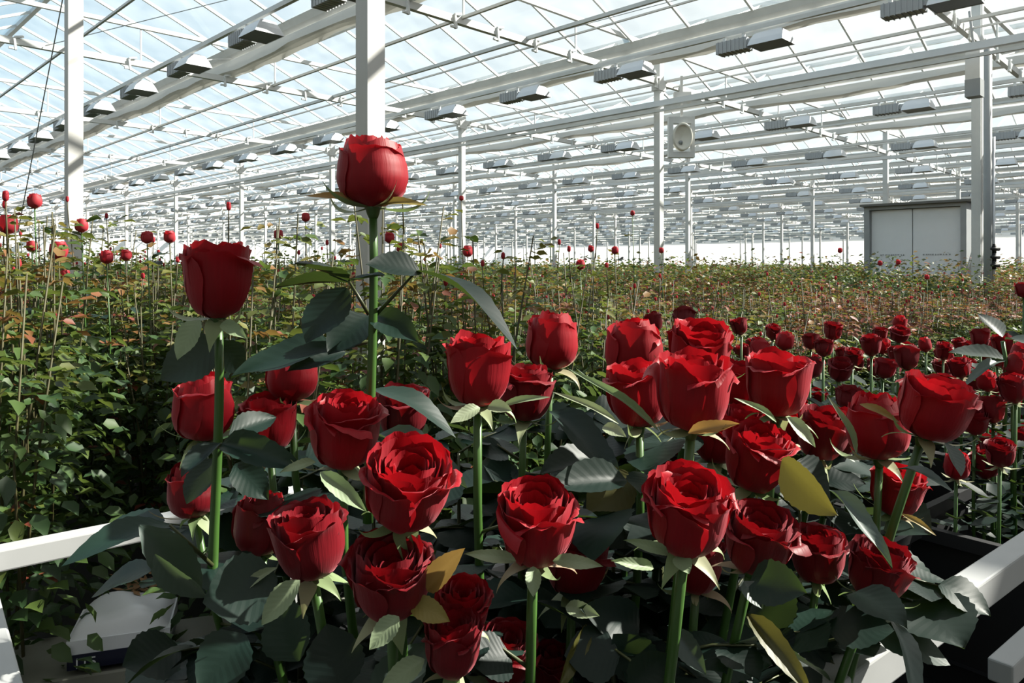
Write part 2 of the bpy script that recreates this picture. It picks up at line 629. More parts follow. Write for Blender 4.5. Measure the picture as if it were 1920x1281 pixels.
# long thin pipes and rails that run with the gutters
for x, z, r, m in [(2.2, 3.78, .014, 'grey_steel'), (3.3, 3.42, .016, 'galv'), (6.75, 3.42, .020, 'galv'), (8.05, 3.42, .026, 'galv'), (8.25, 3.36, .012, 'galv'), (9.75, 3.38, .014, 'galv'), (11.75, 3.42, .022, 'galv'), (12.0, 3.36, .012, 'galv'),
                   (13.3, 3.42, .016, 'galv'), (16.6, 3.42, .02, 'galv'), (18.2, 3.42, .022, 'galv'), (11.35, 2.93, .05, 'alu'), (11.32, 2.80, .022, 'galv'), (21.3, 2.93, .045, 'alu'), (21.9, 3.42, .02, 'galv'), (23.4, 3.42, .02, 'galv'), (26.5, 3.42, .02, 'galv'), (28.1, 3.42, .02, 'galv'), (31, 2.93, .05, 'alu'), (33, 3.42, .02, 'galv'), (37.5, 3.42, .03, 'galv'), (41, 2.93, .05, 'alu'), (47, 3.42, .03, 'galv'), (52, 2.93, .05, 'alu'), (60, 2.93, .05, 'alu'), (68, 2.9, .06, 'alu')]:
    b = MB(); b.bar((x, YM0, z + 1.6), (x, YM1, z + 1.6), r * 2)
    struct('beam', b.mesh('pipe', M[m]))
# thin guy wires between truss and roof
for (a, c) in [((2.2, 7.7, HC), (5.2, 11.0, HR)), ((5.2, 5.5, HR), (2.2, 2.95, HC)), ((3.0, 13.1, HC), (7.5, 8.0, HR)), ((8, 7.7, HC), (12, 4, HR)), ((2.05, 7.75, 4.9), (2.0, 9.9, 2.0))]:
    b = MB(); b.bar(a, c, 0.009)
    struct('beam', b.mesh('guy_wire', M['grey_steel']))

# columns
def column(px, y_top_world, w, x=None, y=None, px2=None):
    b = MB(); b.box(-w / 2, w / 2, -w / 2, w / 2, 0, HC + 0.7)
    return struct('column', b.mesh('column', M['galv']), (x, y, 0))


col_xy = [(2.02, 2.97, 0.098), (2.0, 7.73, 0.125), (6.45 * 2.0, 1.473 * 2.0, 0.10), (11.56, 7.75, 0.13), (11.5, 13.16, 0.12), (23.4, 7.75, 0.13)]
for xx in (2.0, 11.6, 21.3, 31.0, 40.6, 50.2, 60, 70, 80):
    for yy in TR_Y[3:]:
        if (xx, yy) in ((11.6, 13.16),): continue
        if seen((xx, yy, 2.5)):
            col_xy.append((xx, yy, 0.12))
for xx in (31.0, 40.6, 50.2):
    for yy in (7.75, 2.95):
        if seen((xx, yy, 2.5)): col_xy.append((xx, yy, 0.12))
for (x, y, w) in col_xy:
    b = MB(); b.box(-w / 2, w / 2, -w / 2, w / 2, 0, HT)
    c = struct('column', b.mesh('column', M['galv']), (x, y, 0))
    b = MB(); b.box(-w * 0.9, w * 0.9, -w * 0.62, w * 0.62, HC - 0.16, HC - 0.05)
    obj('bracket', b.mesh('bracket', M['galv']), c)

# ------------------------------------------------------------------ grow lamps
def make_lamp():
    t = thing('grow_lamp', 'lamp', 'lamp')
    b = MB(); b.box(-0.09, 0.09, 0.02, 0.46, -0.20, -0.05)
    for i in range(7):
        yy = 0.06 + i * 0.06
        b.box(-0.10, 0.10, yy, yy + 0.012, -0.21, -0.045)
    obj('housing', b.mesh('housing', M['lamp_grey']), t)
    b = MB(); b.box(-0.06, 0.06, -0.06, 0.02, -0.16, -0.07)
    obj('lamp_neck', b.mesh('lamp_neck', M['lamp_grey']), t)
    b = MB()
    rings = [(0.05, 0.13, -0.02), (0.10, 0.19, -0.05), (0.15, 0.22, -0.13), (0.19, 0.235, -0.21)]
    vs = []
    for hx, hy, z in rings:
        for sx, sy in ((-1, -1), (1, -1), (1, 1), (-1, 1)):
            vs.append((sx * hx, -0.28 + sy * hy, z))
    fs = [(0, 1, 2, 3)]
    for i in range(3):
        for k in range(4):
            a, c = i * 4 + k, i * 4 + (k + 1) % 4
            fs.append((a, c, c + 4, a + 4))
    b.add(vs, fs)
    obj('reflector', b.mesh('reflector', M['alu']), t)
    b = MB(); b.add([(sx * 0.185, -0.28 + sy * 0.23, -0.205) for sx, sy in ((-1, -1), (1, -1), (1, 1), (-1, 1))], [(0, 3, 2, 1)])
    obj('lamp_cover', b.mesh('lamp_cover', M['lamp_in']), t)
    for yy in (0.10, 0.38):
        b = MB(); b.box(-0.012, 0.012, yy - 0.02, yy + 0.02, -0.05, 0.04)
        obj('bracket', b.mesh('bracket', M['white_paint']), t)
    return t


proto = make_lamp()
register(proto)
rows = [(4.33, 3.06, 3.083 * 4.33), (9.13, 3.06, 1.514 * 9.13), (14.4, 2.98, 1.313 * 14.4)]
for k in range(3, 16):
    rows.append((14.4 + 4.85 * (k - 2), 3.0, (14.4 + 4.85 * (k - 2)) * 1.3))
allamps = []
for ri, (x, h, s0) in enumerate(rows):
    y0 = (s0 - x) % 2.1
    y = y0 - 2.1
    lst = []
    while y < YM1:
        if seen((x, y, h + 1.6), 60):
            lst.append(y)
        y += 2.1
    lst.sort()
    for n, y in enumerate(lst):
        allamps.append(((x * x + y * y) ** .5, ri, n, x, y, h + 1.6, len(lst)))
    b = MB(); b.bar((x, YM0, h + 1.6 + 0.06), (x, YM1, h + 1.6 + 0.06), 0.05, 0.06)
    struct('beam', b.mesh('lamp_rail', M['galv']))
allamps.sort()
ORD = ['nearest', 'second', 'third', 'fourth', 'fifth', 'sixth', 'seventh', 'eighth']
ROWN = ['the steep row passing left of the central column', 'the row running behind the central column to the right', 'the third row of lamps, above the cabinet side']
used = False
farl = MB()
for i, (dd, ri, n, x, y, z, tot) in enumerate(allamps):
    if i < 290:
        if not used:
            o = proto; o.location = (x, y, z); used = True
        else:
            o = copy_tree(proto, (x, y, z))
        if ri < 3 and n < 8:
            o['label'] = '%s grey grow lamp in %s' % (ORD[n], ROWN[ri])
            o['group'] = 'grow lamps under the roof'
        elif ri < 3:
            o['label'] = 'small grey grow lamp far along ' + ROWN[ri].split(',')[0]
            o['group'] = 'far lamps of lamp row %s' % ['one', 'two', 'three'][ri]
        else:
            o['label'] = '%s pale grow lamp in the %s lamp row from the camera' % (ORD[n] if n < 8 else 'far', ['fourth', 'fifth', 'sixth', 'seventh', 'eighth', 'ninth', 'tenth', 'eleventh', 'twelfth', 'thirteenth', 'fourteenth', 'fifteenth', 'sixteenth'][ri - 3])
            o['group'] = 'grow lamps in the distant rows'
    else:
        farl.box(x - 0.12, x + 0.12, y - 0.5, y + 0.45, z - 0.2, z - 0.03)
if farl.v:
    o = thing('grow_lamps', 'farthest pale grow lamps merging under the distant roof', 'lamps', me=farl.mesh('grow_lamps', M['lamp_grey']))
    o['kind'] = 'stuff'

# circulation fan near the slim column
c = P(1278, 258, 13.2)
fan = thing('circulation_fan', 'white framed round circulation fan hanging beside a slim column', 'fan', c)
fan.rotation_euler = (0, 0, -PI / 4 + PI)
def ring(r0, r1, y0, y1, seg=28):
    b = MB(); vs = []
    for r, y in ((r0, y0), (r1, y0), (r1, y1), (r0, y1)):
        for k in range(seg):
            a = 2 * PI * k / seg
            vs.append((r * math.cos(a), y, r * math.sin(a)))
    fs = []
    for i in range(4):
        for k in range(seg):
            a0, a1 = i * seg + k, i * seg + (k + 1) % seg
            j = (i + 1) % 4
            fs.append((a0, a1, j * seg + (k + 1) % seg, j * seg + k))
    b.add(vs, fs)
    return b
b = MB()
for (x0, x1, z0, z1) in ((-.22, -.16, -.36, .36), (.16, .24, -.36, .36), (-.16, .16, .24, .36), (-.16, .16, -.36, -.26)):
    b.box(x0, x1, -0.06, 0.06, z0, z1)
obj('housing', b.mesh('housing', M['white_paint']), fan)
obj('rim', ring(0.14, 0.17, -0.02, 0.12).mesh('rim', M['pale'], True), fan, scale=(1, 1, 1.45))
b = MB(); b.lathe([(0.0, 0.0), (0.08, 0.02), (0.15, 0.07)], 24)
obj('dish', b.mesh('dish', M['pale'], True), fan, loc=(0, 0.03, 0), q=Quaternion((1, 0, 0), -PI / 2), scale=(1, 1.45, 1))
b = MB(); b.lathe([(0.0, 0.05), (0.03, 0.04), (0.04, 0.0)], 12)
obj('hub', b.mesh('hub', M['grey_steel'], True), fan, loc=(0.03, 0.06, -0.1), q=Quaternion((1, 0, 0), -PI / 2))
b = MB()
b.box(-0.02, 0.02, -0.02, 0.02, 0.36, HC - c.z)
b.box(-0.16, 0.14, -0.05, 0.05, 0.62, 0.80)
obj('hanger', b.mesh('hanger', M['galv']), fan)

# electrical style cabinet with two tall leaves
cx = 15.9
def on_plane(px): # y on plane X=cx
    s = 2 * FPX * cx / (px + 435)
    return s - cx
ya, yb = on_plane(1812), on_plane(1620)     # near / far
top = 1.6 + 1.2 + 0.02
cab = thing('cabinet', 'tall white two-leaf cabinet in a grey frame behind the bushes', 'cabinet', (cx, ya, 0))
L = yb - ya
b = MB()
b.box(0, 0.9, 0, 0.10, 0, top); b.box(0, 0.9, L - 0.10, L, 0, top); b.box(0, 0.9, 0.1, L - 0.1, top - 0.07, top); b.box(0.8, 0.9, 0.1, L - 0.1, 0, top - 0.07)
obj('body', b.mesh('body', M['grey_steel']), cab)
b = MB(); b.box(-0.10, 0.98, -0.10, L + 0.05, top, top + 0.045)
obj('roof_cap', b.mesh('roof_cap', M['frame_dark']), cab)
mid = on_plane(1708) - ya
for (y0, y1) in ((0.11, mid - 0.008), (mid + 0.008, L - 0.11)):
    b = MB(); b.box(0.10, 0.15, y0, y1, 0.15, top - 0.08)
    dr = obj('door', b.mesh('door', M['door']), cab)
    b = MB()
    yc = (y0 + y1) / 2
    # a line of small illegible print
    zt = 1.6 + 0.235
    rr = random.Random(int(y0 * 100))
    yy = yc - 0.24
    while yy < yc + 0.22:
        w = rr.uniform(0.015, 0.045)
        b.box(0.094, 0.0995, yy, yy + w, zt - rr.uniform(0.008, 0.02), zt + 0.012)
        yy += w + rr.uniform(0.01, 0.03)
    obj('lettering', b.mesh('lettering', M['grey_steel']), dr)

# white column + conduit on the right with control box
bp = P(1832, 500, 11.2)
rc = struct('column', None, (bp.x, bp.y, 0))
b = MB(); b.box(-0.062, 0.062, -0.062, 0.062, 0, HT)
obj('post', b.mesh('post', M['white_paint']), rc)
pp = P(1852, 500, 10.9)
pipe = thing('heating_pipe', 'grey blue riser pipe fixed beside the white column at far right', 'pipe', (pp.x, pp.y, 0))
b = MB(); b.tube([(0, 0, 0.0), (0, 0, HC - 0.2)], 0.055, 14)
obj('riser', b.mesh('riser', M['grey_steel'], True), pipe)
b = MB(); b.tube([(0.06, -0.06, 0.6), (0.06, -0.06, 3.5)], 0.022, 10)
obj('thin_pipe', b.mesh('thin_pipe', M['alu'], True), pipe)
for zz in (1.62, 1.74, 1.86):
    b = MB(); b.tube([(-0.02, -0.02, zz), (0.10, -0.12, zz)], 0.032, 8); b.tube([(0.05, -0.07, zz - 0.06), (0.05, -0.07, zz + 0.07)], 0.03, 8)
    obj('valve', b.mesh('valve', M['black'], True), pipe)
bx = P(1827, 137, 10.4)
t = thing('control_box', 'white and dark grey box mounted high on the right column', 'box', bx)
b = MB(); b.box(-0.10, 0.10, -0.09, 0.09, -0.10, 0.32)
obj('casing', b.mesh('casing', M['white_paint']), t)
b = MB(); b.box(-0.105, 0.105, -0.095, 0.095, -0.34, -0.10)
obj('lower_cover', b.mesh('lower_cover', M['grey_steel']), t)
b = MB(); b.bar((0, 0, 0.3), (0.08, 0.08, 0.9), 0.03)
obj('bracket', b.mesh('bracket', M['grey_steel']), t)


# ------------------------------------------------------------------ rose parts
def interp(x, xs, ys):
    return float(np.interp(x, xs, ys))


def petal_fn(rho, H, A, curl, flare, seed, roll=0.0):
    r_ = random.Random(seed)
    ph, ph2, asy = r_.uniform(0, 6), r_.uniform(0, 6), r_.uniform(-0.5, 0.5)

    def fn(u, v):
        prof = interp(v, [0, .07, .2, .42, .72, 1], [.27, .62, .84 - .3 * flare, .97 - .15 * flare, .98 + flare * .3, .93 + flare])
        r = rho * prof
        a = A * u * interp(v, [0, .3, .65, 1], [.6, .9, 1, .9])
        r += .05 * rho * u
        z = H * (v - .13 * abs(u) ** 3.2 * v ** 3) + .03 * math.exp(-(u / .25) ** 2) * v ** 8
        t = max(0.0, (v - .76) / .24)
        c = curl * max(.1, 1 + .7 * math.sin(2.3 * u + ph) + asy * u)
        r += c * .36 * t ** 1.5
        z -= c * .46 * t ** 3
        e = max(0.0, abs(u) - .72) / .28
        r += (curl * .13 + roll) * e * e * v
        r += rho * (.035 * math.sin(4 * u + ph2 + 3 * v) + .022 * math.sin(10 * u + ph) * v * v) * v
        z += (.04 * math.sin(6 * u + ph2) + .022 * math.sin(15 * u + ph)) * t
        r += rho * .022 * math.sin(14 * u + ph2 + 5 * v) * t
        return (r * math.cos(a), r * math.sin(a), z + .02)
    return fn


def bloom_spec(kind, seed):
    """list of (mesh, azimuth) in units of the bloom radius"""
    r_ = random.Random(seed)
    if kind == 'closed':
        layers = [(.99, 1.90, 1.35, .30, -.15, 3), (.93, 2.0, 1.4, .14, -.26, 3), (.80, 2.05, 1.5, .06, -.36, 3), (.56, 2.05, 1.8, .03, -.4, 2), (.32, 2.0, 2.2, .0, -.35, 2)]
    elif kind == 'half':
        layers = [(.97, 1.84, 1.05, .30, .08, 4), (.90, 1.98, 1.15, .22, .02, 4), (.78, 2.02, 1.3, .18, -.04, 3), (.62, 2.0, 1.5, .10, -.05, 3), (.44, 1.94, 1.8, .06, -.05, 3), (.26, 1.80, 2.2, .03, -.02, 2)]
    else:
        layers = [(.97, 1.66, 1.0, .34, .09, 4), (.93, 1.82, 1.05, .24, .04, 4), (.85, 1.88, 1.2, .22, -.02, 4), (.72, 1.88, 1.4, .16, -.02, 3), (.57, 1.80, 1.6, .12, 0, 3), (.42, 1.62, 1.9, .08, .02, 3), (.27, 1.36, 2.3, .02, .02, 2)]
    out = []
    a0 = r_.uniform(0, 6)
    for li, (rho, H, A, curl, fl, n) in enumerate(layers):
        for k in range(n):
            az = a0 + 2 * PI * k / n + li * 0.72 + r_.uniform(-.12, .12)
            out.append((rho * (1 - .02 * k), H * r_.uniform(.955, 1.035), A * r_.uniform(.92, 1.08), curl * r_.uniform(.4, 1.6), fl + r_.uniform(-.03, .04), az, r_.randint(0, 9999), li))
    return out


BLOOM = {}
for kind, nvar in (('closed', 3), ('half', 4), ('open', 4)):
    for v in range(nvar):
        key = (kind, v)
        sp = bloom_spec(kind, hash(kind) % 7 + v * 13 + 3 if False else {'closed': 3, 'half': 5, 'open': 8}[kind] + v * 13)
        lst = []
        for (rho, H, A, curl, fl, az, sd_, li) in sp:
            nu, nv = (14, 13) if li < 3 else (14, 9)
            me = grid_mesh('petal', nu, nv, petal_fn(rho, H, A, curl, fl, sd_), M['petal'])
            med = me.copy(); med.materials.clear(); med.materials.append(M['petal_dark_shaded'])
            lst.append((me, med, az))
        BLOOM[key] = lst

# whole small blooms as one mesh for the far cluster
def small_bloom(kind, seed, m):
    b = MB()
    for (rho, H, A, curl, fl, az, sd_, li) in bloom_spec(kind, seed):
        fn = petal_fn(rho, H, A, curl, fl, sd_)
        nu, nv = 5, 6
        vs = []
        for j in range(nv + 1):
            for i in range(nu + 1):
                x, y, z = fn(2 * i / nu - 1, j / nv)
                vs.append((x * math.cos(az) - y * math.sin(az), x * math.sin(az) + y * math.cos(az), z))
        b.add(vs, [(j * (nu + 1) + i, j * (nu + 1) + i + 1, (j + 1) * (nu + 1) + i + 1, (j + 1) * (nu + 1) + i) for j in range(nv) for i in range(nu)])
    me = b.mesh('bloom', m, True)
    me.uv_layers.new(name='UVMap')
    return me


SMALL = [small_bloom(k, s, M['petal_dark_shaded' if s % 2 else 'petal']) for k, s in (('half', 31), ('closed', 32), ('half', 33), ('open', 35), ('half', 37))]
BUDS = [small_bloom('closed', 41, M['bud']), small_bloom('closed', 42, M['bud'])]


def sepal_fn(Lg, w, th0, kap, tw):
    pts = []
    x, z = .12, -.02
    n = 9
    for i in range(n + 1):
        t = i / n
        th = th0 + kap * t * t
        pts.append((x, z, th))
        x += math.cos(th) * Lg / n
        z += math.sin(th) * Lg / n

    def fn(u, v):
        i = v * n
        i0 = min(int(i), n - 1)
        f = i - i0
        x0, z0, t0 = pts[i0]
        x1, z1, t1 = pts[i0 + 1]
        x, z, th = x0 + (x1 - x0) * f, z0 + (z1 - z0) * f, t0 + (t1 - t0) * f
        ww = w * interp(v, [0, .12, .3, .55, .8, 1], [.7, 1, .95, .6, .25, .03])
        a = tw * v
        y = u * ww * math.cos(a)
        zz = u * ww * math.sin(a) + .10 * w * abs(u)
        return (x - math.sin(th) * zz * .6, y, z + math.cos(th) * zz)
    return fn


SEPALS = []
for i, (Lg, w, th0, kap, tw) in enumerate([(1.25, .26, -.25, -.9, .3), (1.5, .22, -.1, 1.5, -.4), (1.15, .28, -.6, -.5, .2), (1.7, .15, .15, 1.0, .9), (1.6, .16, -.2, 1.9, -.7), (1.0, .3, -1.0, -.3, .1), (1.35, .24, 0.0, -1.6, .5)]):
    SEPALS.append(grid_mesh('sepal', 4, 11, sepal_fn(Lg, w, th0, kap, tw), M['sepal']))


def leaflet_mesh(seed, m, droop=.12, fold=.18, serr=.035, nv=18):
    r_ = random.Random(seed)
    wav, ph = r_.uniform(.01, .03), r_.uniform(0, 6)

    def fn(u, v):
        t = v
        w = interp(t, [0, .06, .18, .35, .55, .75, .9, 1], [.02, .16, .38, .5, .49, .36, .17, 0.0])
        if abs(u) > .95:
            w *= 1 + serr * (1 if int(round(v * nv)) % 2 else -1)
        z = -droop * t * t + fold * abs(u) ** 1.3 * w + wav * math.sin(9 * t + ph) * abs(u)
        return (t, u * w, z)
    return grid_mesh('leaflet', 6, nv, fn, m, uvf=lambda u, v: (v, u * .5))


LEAF = {}
for mk in ('leaf', 'leaf_olive', 'leaf_grey', 'leaf_pale', 'leaf_amber'):
    LEAF[mk] = [leaflet_mesh(1, M[mk], .08, .25), leaflet_mesh(2, M[mk], .22, .18), leaflet_mesh(3, M[mk], .38, .12), leaflet_mesh(4, M[mk], .02, .12)]


def frame_q(xdir, nrm):
    x = Vector(xdir).normalized()
    n = Vector(nrm)
    n = (n - x * n.dot(x))
    if n.length < 1e-4:
        n = Vector((0.3, 0.2, 1)); n = n - x * n.dot(x)
    n.normalize()
    y = n.cross(x)
    return Matrix((x, y, n)).transposed().to_quaternion()


def camvec(r, f, u):
    return RT * r + FW * f + UP * u


def leaf_px(root, base, tip, wpx, d0, d1=None, nrm=(0, 0, 1), shape=1, m='leaf', petiole=None, name='leaf', label=None):
    """one leaf from a photograph pixel to another, at real distances d0 and d1; nrm in camera axes (right, forward, up)"""
    d1 = d1 or d0
    A, B = P(base[0], base[1], d0), P(tip[0], tip[1], d1)
    x = B - A
    q = frame_q(x, camvec(*nrm))
    Lg = x.length
    wd = q @ Vector((0, 1, 0))
    view = ((A + B) / 2 - CAM).normalized()
    visf = max(.4, (wd - view * wd.dot(view)).length)
    wreal = wpx * (d0 + d1) / 2 / FPX / visf
    if wreal > Lg * 0.95:
        wreal = Lg * 0.95
    o = obj(name, LEAF[m][shape], root, A - root.location, q, (Lg, wreal, Lg), label=label)
    if petiole:
        b = MB(); b.tube([P(*petiole) - A, Vector((0, 0, 0))], [.0022, .0014], 5)
        # petiole given in world axes: undo the leaf's own frame by parenting to root
        obj('petiole', b.mesh('petiole', M['stem_dark'], True), root, A - root.location)
    return o


def compound_leaf(root, at, direc, size, r_, m='leaf', n=5):
    """petiole with leaflets; thing > leaf > leaflet"""
    direc = Vector(direc).normalized()
    side = direc.cross(UP)
    if side.length < .1:
        side = Vector((1, 0, 0))
    side.normalize()
    up = side.cross(direc).normalized()
    pts = [Vector((0, 0, 0)), direc * size * .5 + up * size * .06, direc * size + up * size * .02]
    b = MB(); b.tube(pts, [.0018, .0013, .0009], 4)
    lf = obj('leaf', b.mesh('leaf', M['stem_dark'], True), root, at)
    spots = [(1.0, 0)] + [(.62, s) for s in (-1, 1)] + ([(.28, s) for s in (-1, 1)] if n >= 5 else [])
    for t, s in spots:
        dd = (direc + side * s * 1.25 + up * r_.uniform(-.25, .1)).normalized() if s else (direc + up * r_.uniform(-.4, 0)).normalized()
        Lg = size * (.78 if s == 0 else .62 if t > .5 else .5) * r_.uniform(.9, 1.15)
        nn = up + side * r_.uniform(-.5, .5) + direc * r_.uniform(-.3, .3)
        obj('leaflet', r_.choice(LEAF[m]), lf, direc * size * t + up * size * .05 * t, frame_q(dd, nn), (Lg, Lg * r_.uniform(.95, 1.15), Lg))
    return lf


def stem_pts(a, ax, b, n=7):
    """curve from the bloom's base a (leaving along -ax) to foot b"""
    L_ = (a - b).length
    c1, c2 = a - ax * L_ * .33, b + UP * L_ * .3
    out = []
    for i in range(n + 1):
        t = i / n
        out.append(a * (1 - t) ** 3 + c1 * 3 * t * (1 - t) ** 2 + c2 * 3 * t * t * (1 - t) + b * t ** 3)
    return out


hipb = MB(); hipb.lathe([(.0, -.34), (.12, -.30), (.17, -.18), (.20, -.06), (.26, .04), (.2, .1)], 12)
HIP = hipb.mesh('hip', M['stem'], True)
CENTER = P(1010, 900, .95)
ROSES = []
TUB_Z = 0.86


def rose(px, py, w, kind, var, tx, tf, label, d=None, leaves=4, dark=False, spin=0.0, foot=None, sep=None, hscale=1.0, stem_m='stem', leaf_from=.18, group='cut roses standing on the trolley'):
    d = d or 92.0 / w
    if d > .77 and leaves > 2:
        leaves, leaf_from = 9, .06
    s = w * (.525 if kind == 'closed' else .475) * d / FPX
    ax = (UP + RT * tx - FW * tf).normalized()
    ctr = P(px, py, d)
    base = ctr - ax * (s * .98 * hscale)
    if foot is None:
        foot = Vector((base.x + (CENTER.x - base.x) * .25, base.y + (CENTER.y - base.y) * .25, TUB_Z))
    root = thing('cut_rose', label, 'rose', foot, group)
    r_ = random.Random(int(px * 7 + py * 3))
    qt = UP.rotation_difference(ax)
    for me, med, az in BLOOM[(kind, var)]:
        obj('petal', med if dark else me, root, base - foot, qt @ Quaternion((0, 0, 1), az + spin), (s, s, s * hscale))  # roses marked dark get their shade from the darker petal colour
    obj('hip', HIP, root, base - foot, qt, s)
    for k in range(5):
        me = r_.choice(SEPALS) if sep is None else SEPALS[sep[k % len(sep)]]
        obj('sepal', me, root, base - foot, qt @ Quaternion((0, 0, 1), k * 1.2566 + spin * 1.7 + r_.uniform(-.2, .2)), s * r_.uniform(.85, 1.1))
    pts = stem_pts(base - ax * s * .28, ax, foot)
    b = MB(); b.tube([p - foot for p in pts], [.0042 + .0012 * i / 7 for i in range(8)], 8)
    obj('stem', b.mesh('stem', M[stem_m], True), root)
    for k in range(leaves):
        t = leaf_from + (.72 - leaf_from) * (k + r_.random() * .6) / max(1, leaves)
        i = t * 7
        p = pts[int(i)].lerp(pts[int(i) + 1], i % 1)
        az = r_.uniform(0, 2 * PI)
        compound_leaf(root, p - foot, Vector((math.cos(az), math.sin(az), r_.uniform(.0, .45))), r_.uniform(.065, .092), r_, n=5 if r_.random() < .6 else 3)
    ROSES.append(root)
    return root


# ------------------------------------------------------------------ the trolley
PD = (RT * .777 + FW * .629).normalized()       # along the trolley
QD = (RT * -.629 + FW * .777).normalized()      # across, away from the camera
def TW(p, n, z):
    """trolley coordinates to world"""
    v = PD * p + QD * n
    return Vector((v.x, v.y, z))
RZ = 1.15
c1p, n1, n2 = .075, 1.39, .40
trolley = thing('flower_trolley', 'white painted steel flower trolley whose rails frame the cut roses', 'trolley', TW(c1p, n1, 0))
def rail(name, a, b, w=.036, h=.036, m='trolley'):
    o0 = trolley.location
    bb = MB(); bb.bar(a - o0, b - o0, w, h)
    me = bb.mesh(name, M[m])
    o = obj(name, me, trolley)
    bv = o.modifiers.new('bevel', 'BEVEL'); bv.width = .003; bv.segments = 2
    return o
PE = 1.95
rail('rail', TW(c1p + .02, n1, RZ), TW(.56, n1, RZ), .034, .034)
rail('post', TW(.575, n1, .02), TW(.575, n1, 1.17), .034, .034)
rail('rail', TW(c1p + .35, n2, RZ), TW(PE, n2, RZ), .036, .042)
rail('end_rail', TW(c1p, n1 - .02, RZ), TW(c1p, n2 + .12, RZ), .034, .036)
rail('lower_rail', TW(c1p + .02, n1, .865), TW(.56, n1, .865), .05, .036)
rail('lower_rail', TW(1.25, n2, 1.0), TW(PE, n2, 1.0), .034, .034)
rail('post', TW(c1p - .01, n1, .02), TW(c1p - .01, n1, 1.255), .034, .034)
rail('post', TW(PE, n2, .02), TW(PE, n2, 1.17), .034, .034)
rail('post', TW(c1p + .33, n2, .02), TW(c1p + .33, n2, 1.17), .034, .034)
bb = MB(); bb.bar(TW(c1p, (n1 + n2) / 2, .62) - trolley.location, TW(PE, (n1 + n2) / 2, .62) - trolley.location, .9, .03)
obj('shelf', bb.mesh('shelf', M['black']), trolley)
# a short upright seen right of the roses
up_ = P(1716, 1000, 1.85)
rail('post', Vector((up_.x, up_.y, .3)), Vector((up_.x, up_.y, P(1716, 925, 1.85).z)), .028, .028)
# black tubs holding the stems
for k, (p, n) in enumerate([(.50, .92), (.86, .92), (1.22, .92), (1.58, .95)]):
    t = thing('flower_tub', ['black plastic tub under the leftmost cut roses', 'black plastic tub under the two tall roses’ neighbours', 'black plastic tub under the middle of the cut roses', 'black plastic tub under the rightmost big roses'][k].replace('’', ''), 'tub', TW(p, n, .636), 'black tubs on the trolley shelf')
    b = MB()
    rings = [(.13, 0), (.165, .38), (.175, .38), (.175, .36)]
    vs = []
    for r0, z in rings:
        for sx, sy in ((-1, -1), (1, -1), (1, 1), (-1, 1)):
            v = PD * (sx * r0) + QD * (sy * r0 * 1.35)
            vs.append((v.x, v.y, z))
    fs = [(0, 3, 2, 1)]
    for i in range(3):
        for q_ in range(4):
            a, c_ = i * 4 + q_, i * 4 + (q_ + 1) % 4
            fs.append((a, c_, c_ + 4, a + 4))
    b.add(vs, fs)
    o = obj('tub_body', b.mesh('tub_body', M['black']), t)
    b = MB(); b.add([(v[0], v[1], .30) for v in vs[4:8]], [(0, 1, 2, 3)])
    obj('water', b.mesh('water', M['black']), t)

# ------------------------------------------------------------------ foreground roses
R1 = rose(698, 327, 130, 'closed', 0, -.02, .02, 'tallest deep red rose, alone above all others against the column', d=.73, leaves=0, spin=2.6, hscale=.93, foot=P(690, 980, .74), sep=[3, 4, 1, 4, 3])
R2 = rose(406, 528, 132, 'half', 0, -.02, .06, 'second tallest deep red rose on a bright green stem left', d=.72, leaves=0, spin=.7, hscale=1.12, foot=P(398, 1130, .74), sep=[0, 1, 5, 4, 2])
R3 = rose(383, 768, 106, 'closed', 1, .02, .02, 'red rose directly behind the bright green stem of the second tallest', d=.86, hscale=1.05, leaves=2, leaf_from=.3)
rose(548, 705, 92, 'closed', 2, 0, -.02, 'red rose hidden under broad dark leaves between the two tall stems', d=.90, leaves=2)
rose(648, 812, 140, 'half', 1, .10, .22, 'ragged red rose beside the foot of the tallest stem', d=.69, spin=1.2)
rose(505, 795, 108, 'half', 2, 0, .1, 'shaded red rose half covered by leaves, left of the ragged rose', d=.88)
rose(362, 922, 92, 'closed', 1, -.12, .0, 'darkest small red rose behind the lower left stem', d=.84, dark=True, spin=1)
rose(765, 912, 172, 'open', 0, .16, .42, 'fully open bright red rose with a visible spiral centre, middle left', d=.56, spin=.4)
rose(578, 1018, 142, 'half', 3, -.08, .2, 'dark red rose with two long green sepals hanging at lower left', d=.62, dark=True, spin=2.1, sep=[5, 0, 2, 6, 0])
rose(492, 985, 104, 'closed', 2, 0, .05, 'nearly black red rose in shade behind the lower left roses', d=.80, dark=True)
rose(733, 1082, 162, 'open', 1, .06, .36, 'large dark rose with one bright pink outer petal, below the fully open rose', d=.56, dark=True, spin=.5, sep=[5, 2, 0, 5, 0])
rose(868, 1145, 108, 'half', 2, .1, .3, 'upper of two small roses stacked at bottom centre left', d=.60, spin=1.9)
rose(850, 1212, 116, 'half', 0, .05, .12, 'lower of two small roses stacked at bottom centre left', d=.56, dark=True, spin=3)
rose(757, 775, 104, 'half', 3, 0, .1, 'dark red rose right behind the foot of the tallest stem', d=.92, dark=True)
rose(897, 697, 136, 'half', 2, .02, .04, 'bright red upright rose at centre on a straight green stem', d=.70, spin=4.0, sep=[0, 4, 1, 0, 6])
rose(985, 738, 108, 'half', 1, .05, .06, 'shaded red rose just right of and behind the bright upright centre rose', d=.88, dark=True)
rose(1035, 642, 98, 'closed', 0, .05, .02, 'dusky red bud standing highest right of the centre rose', d=.98, leaves=2, spin=4.4)
rose(1003, 982, 150, 'open', 2, .03, .30, 'open red cup-shaped rose with deep dark centre, centre foreground', d=.58, spin=1.1, hscale=1.12, sep=[0, 6, 1, 0, 5])
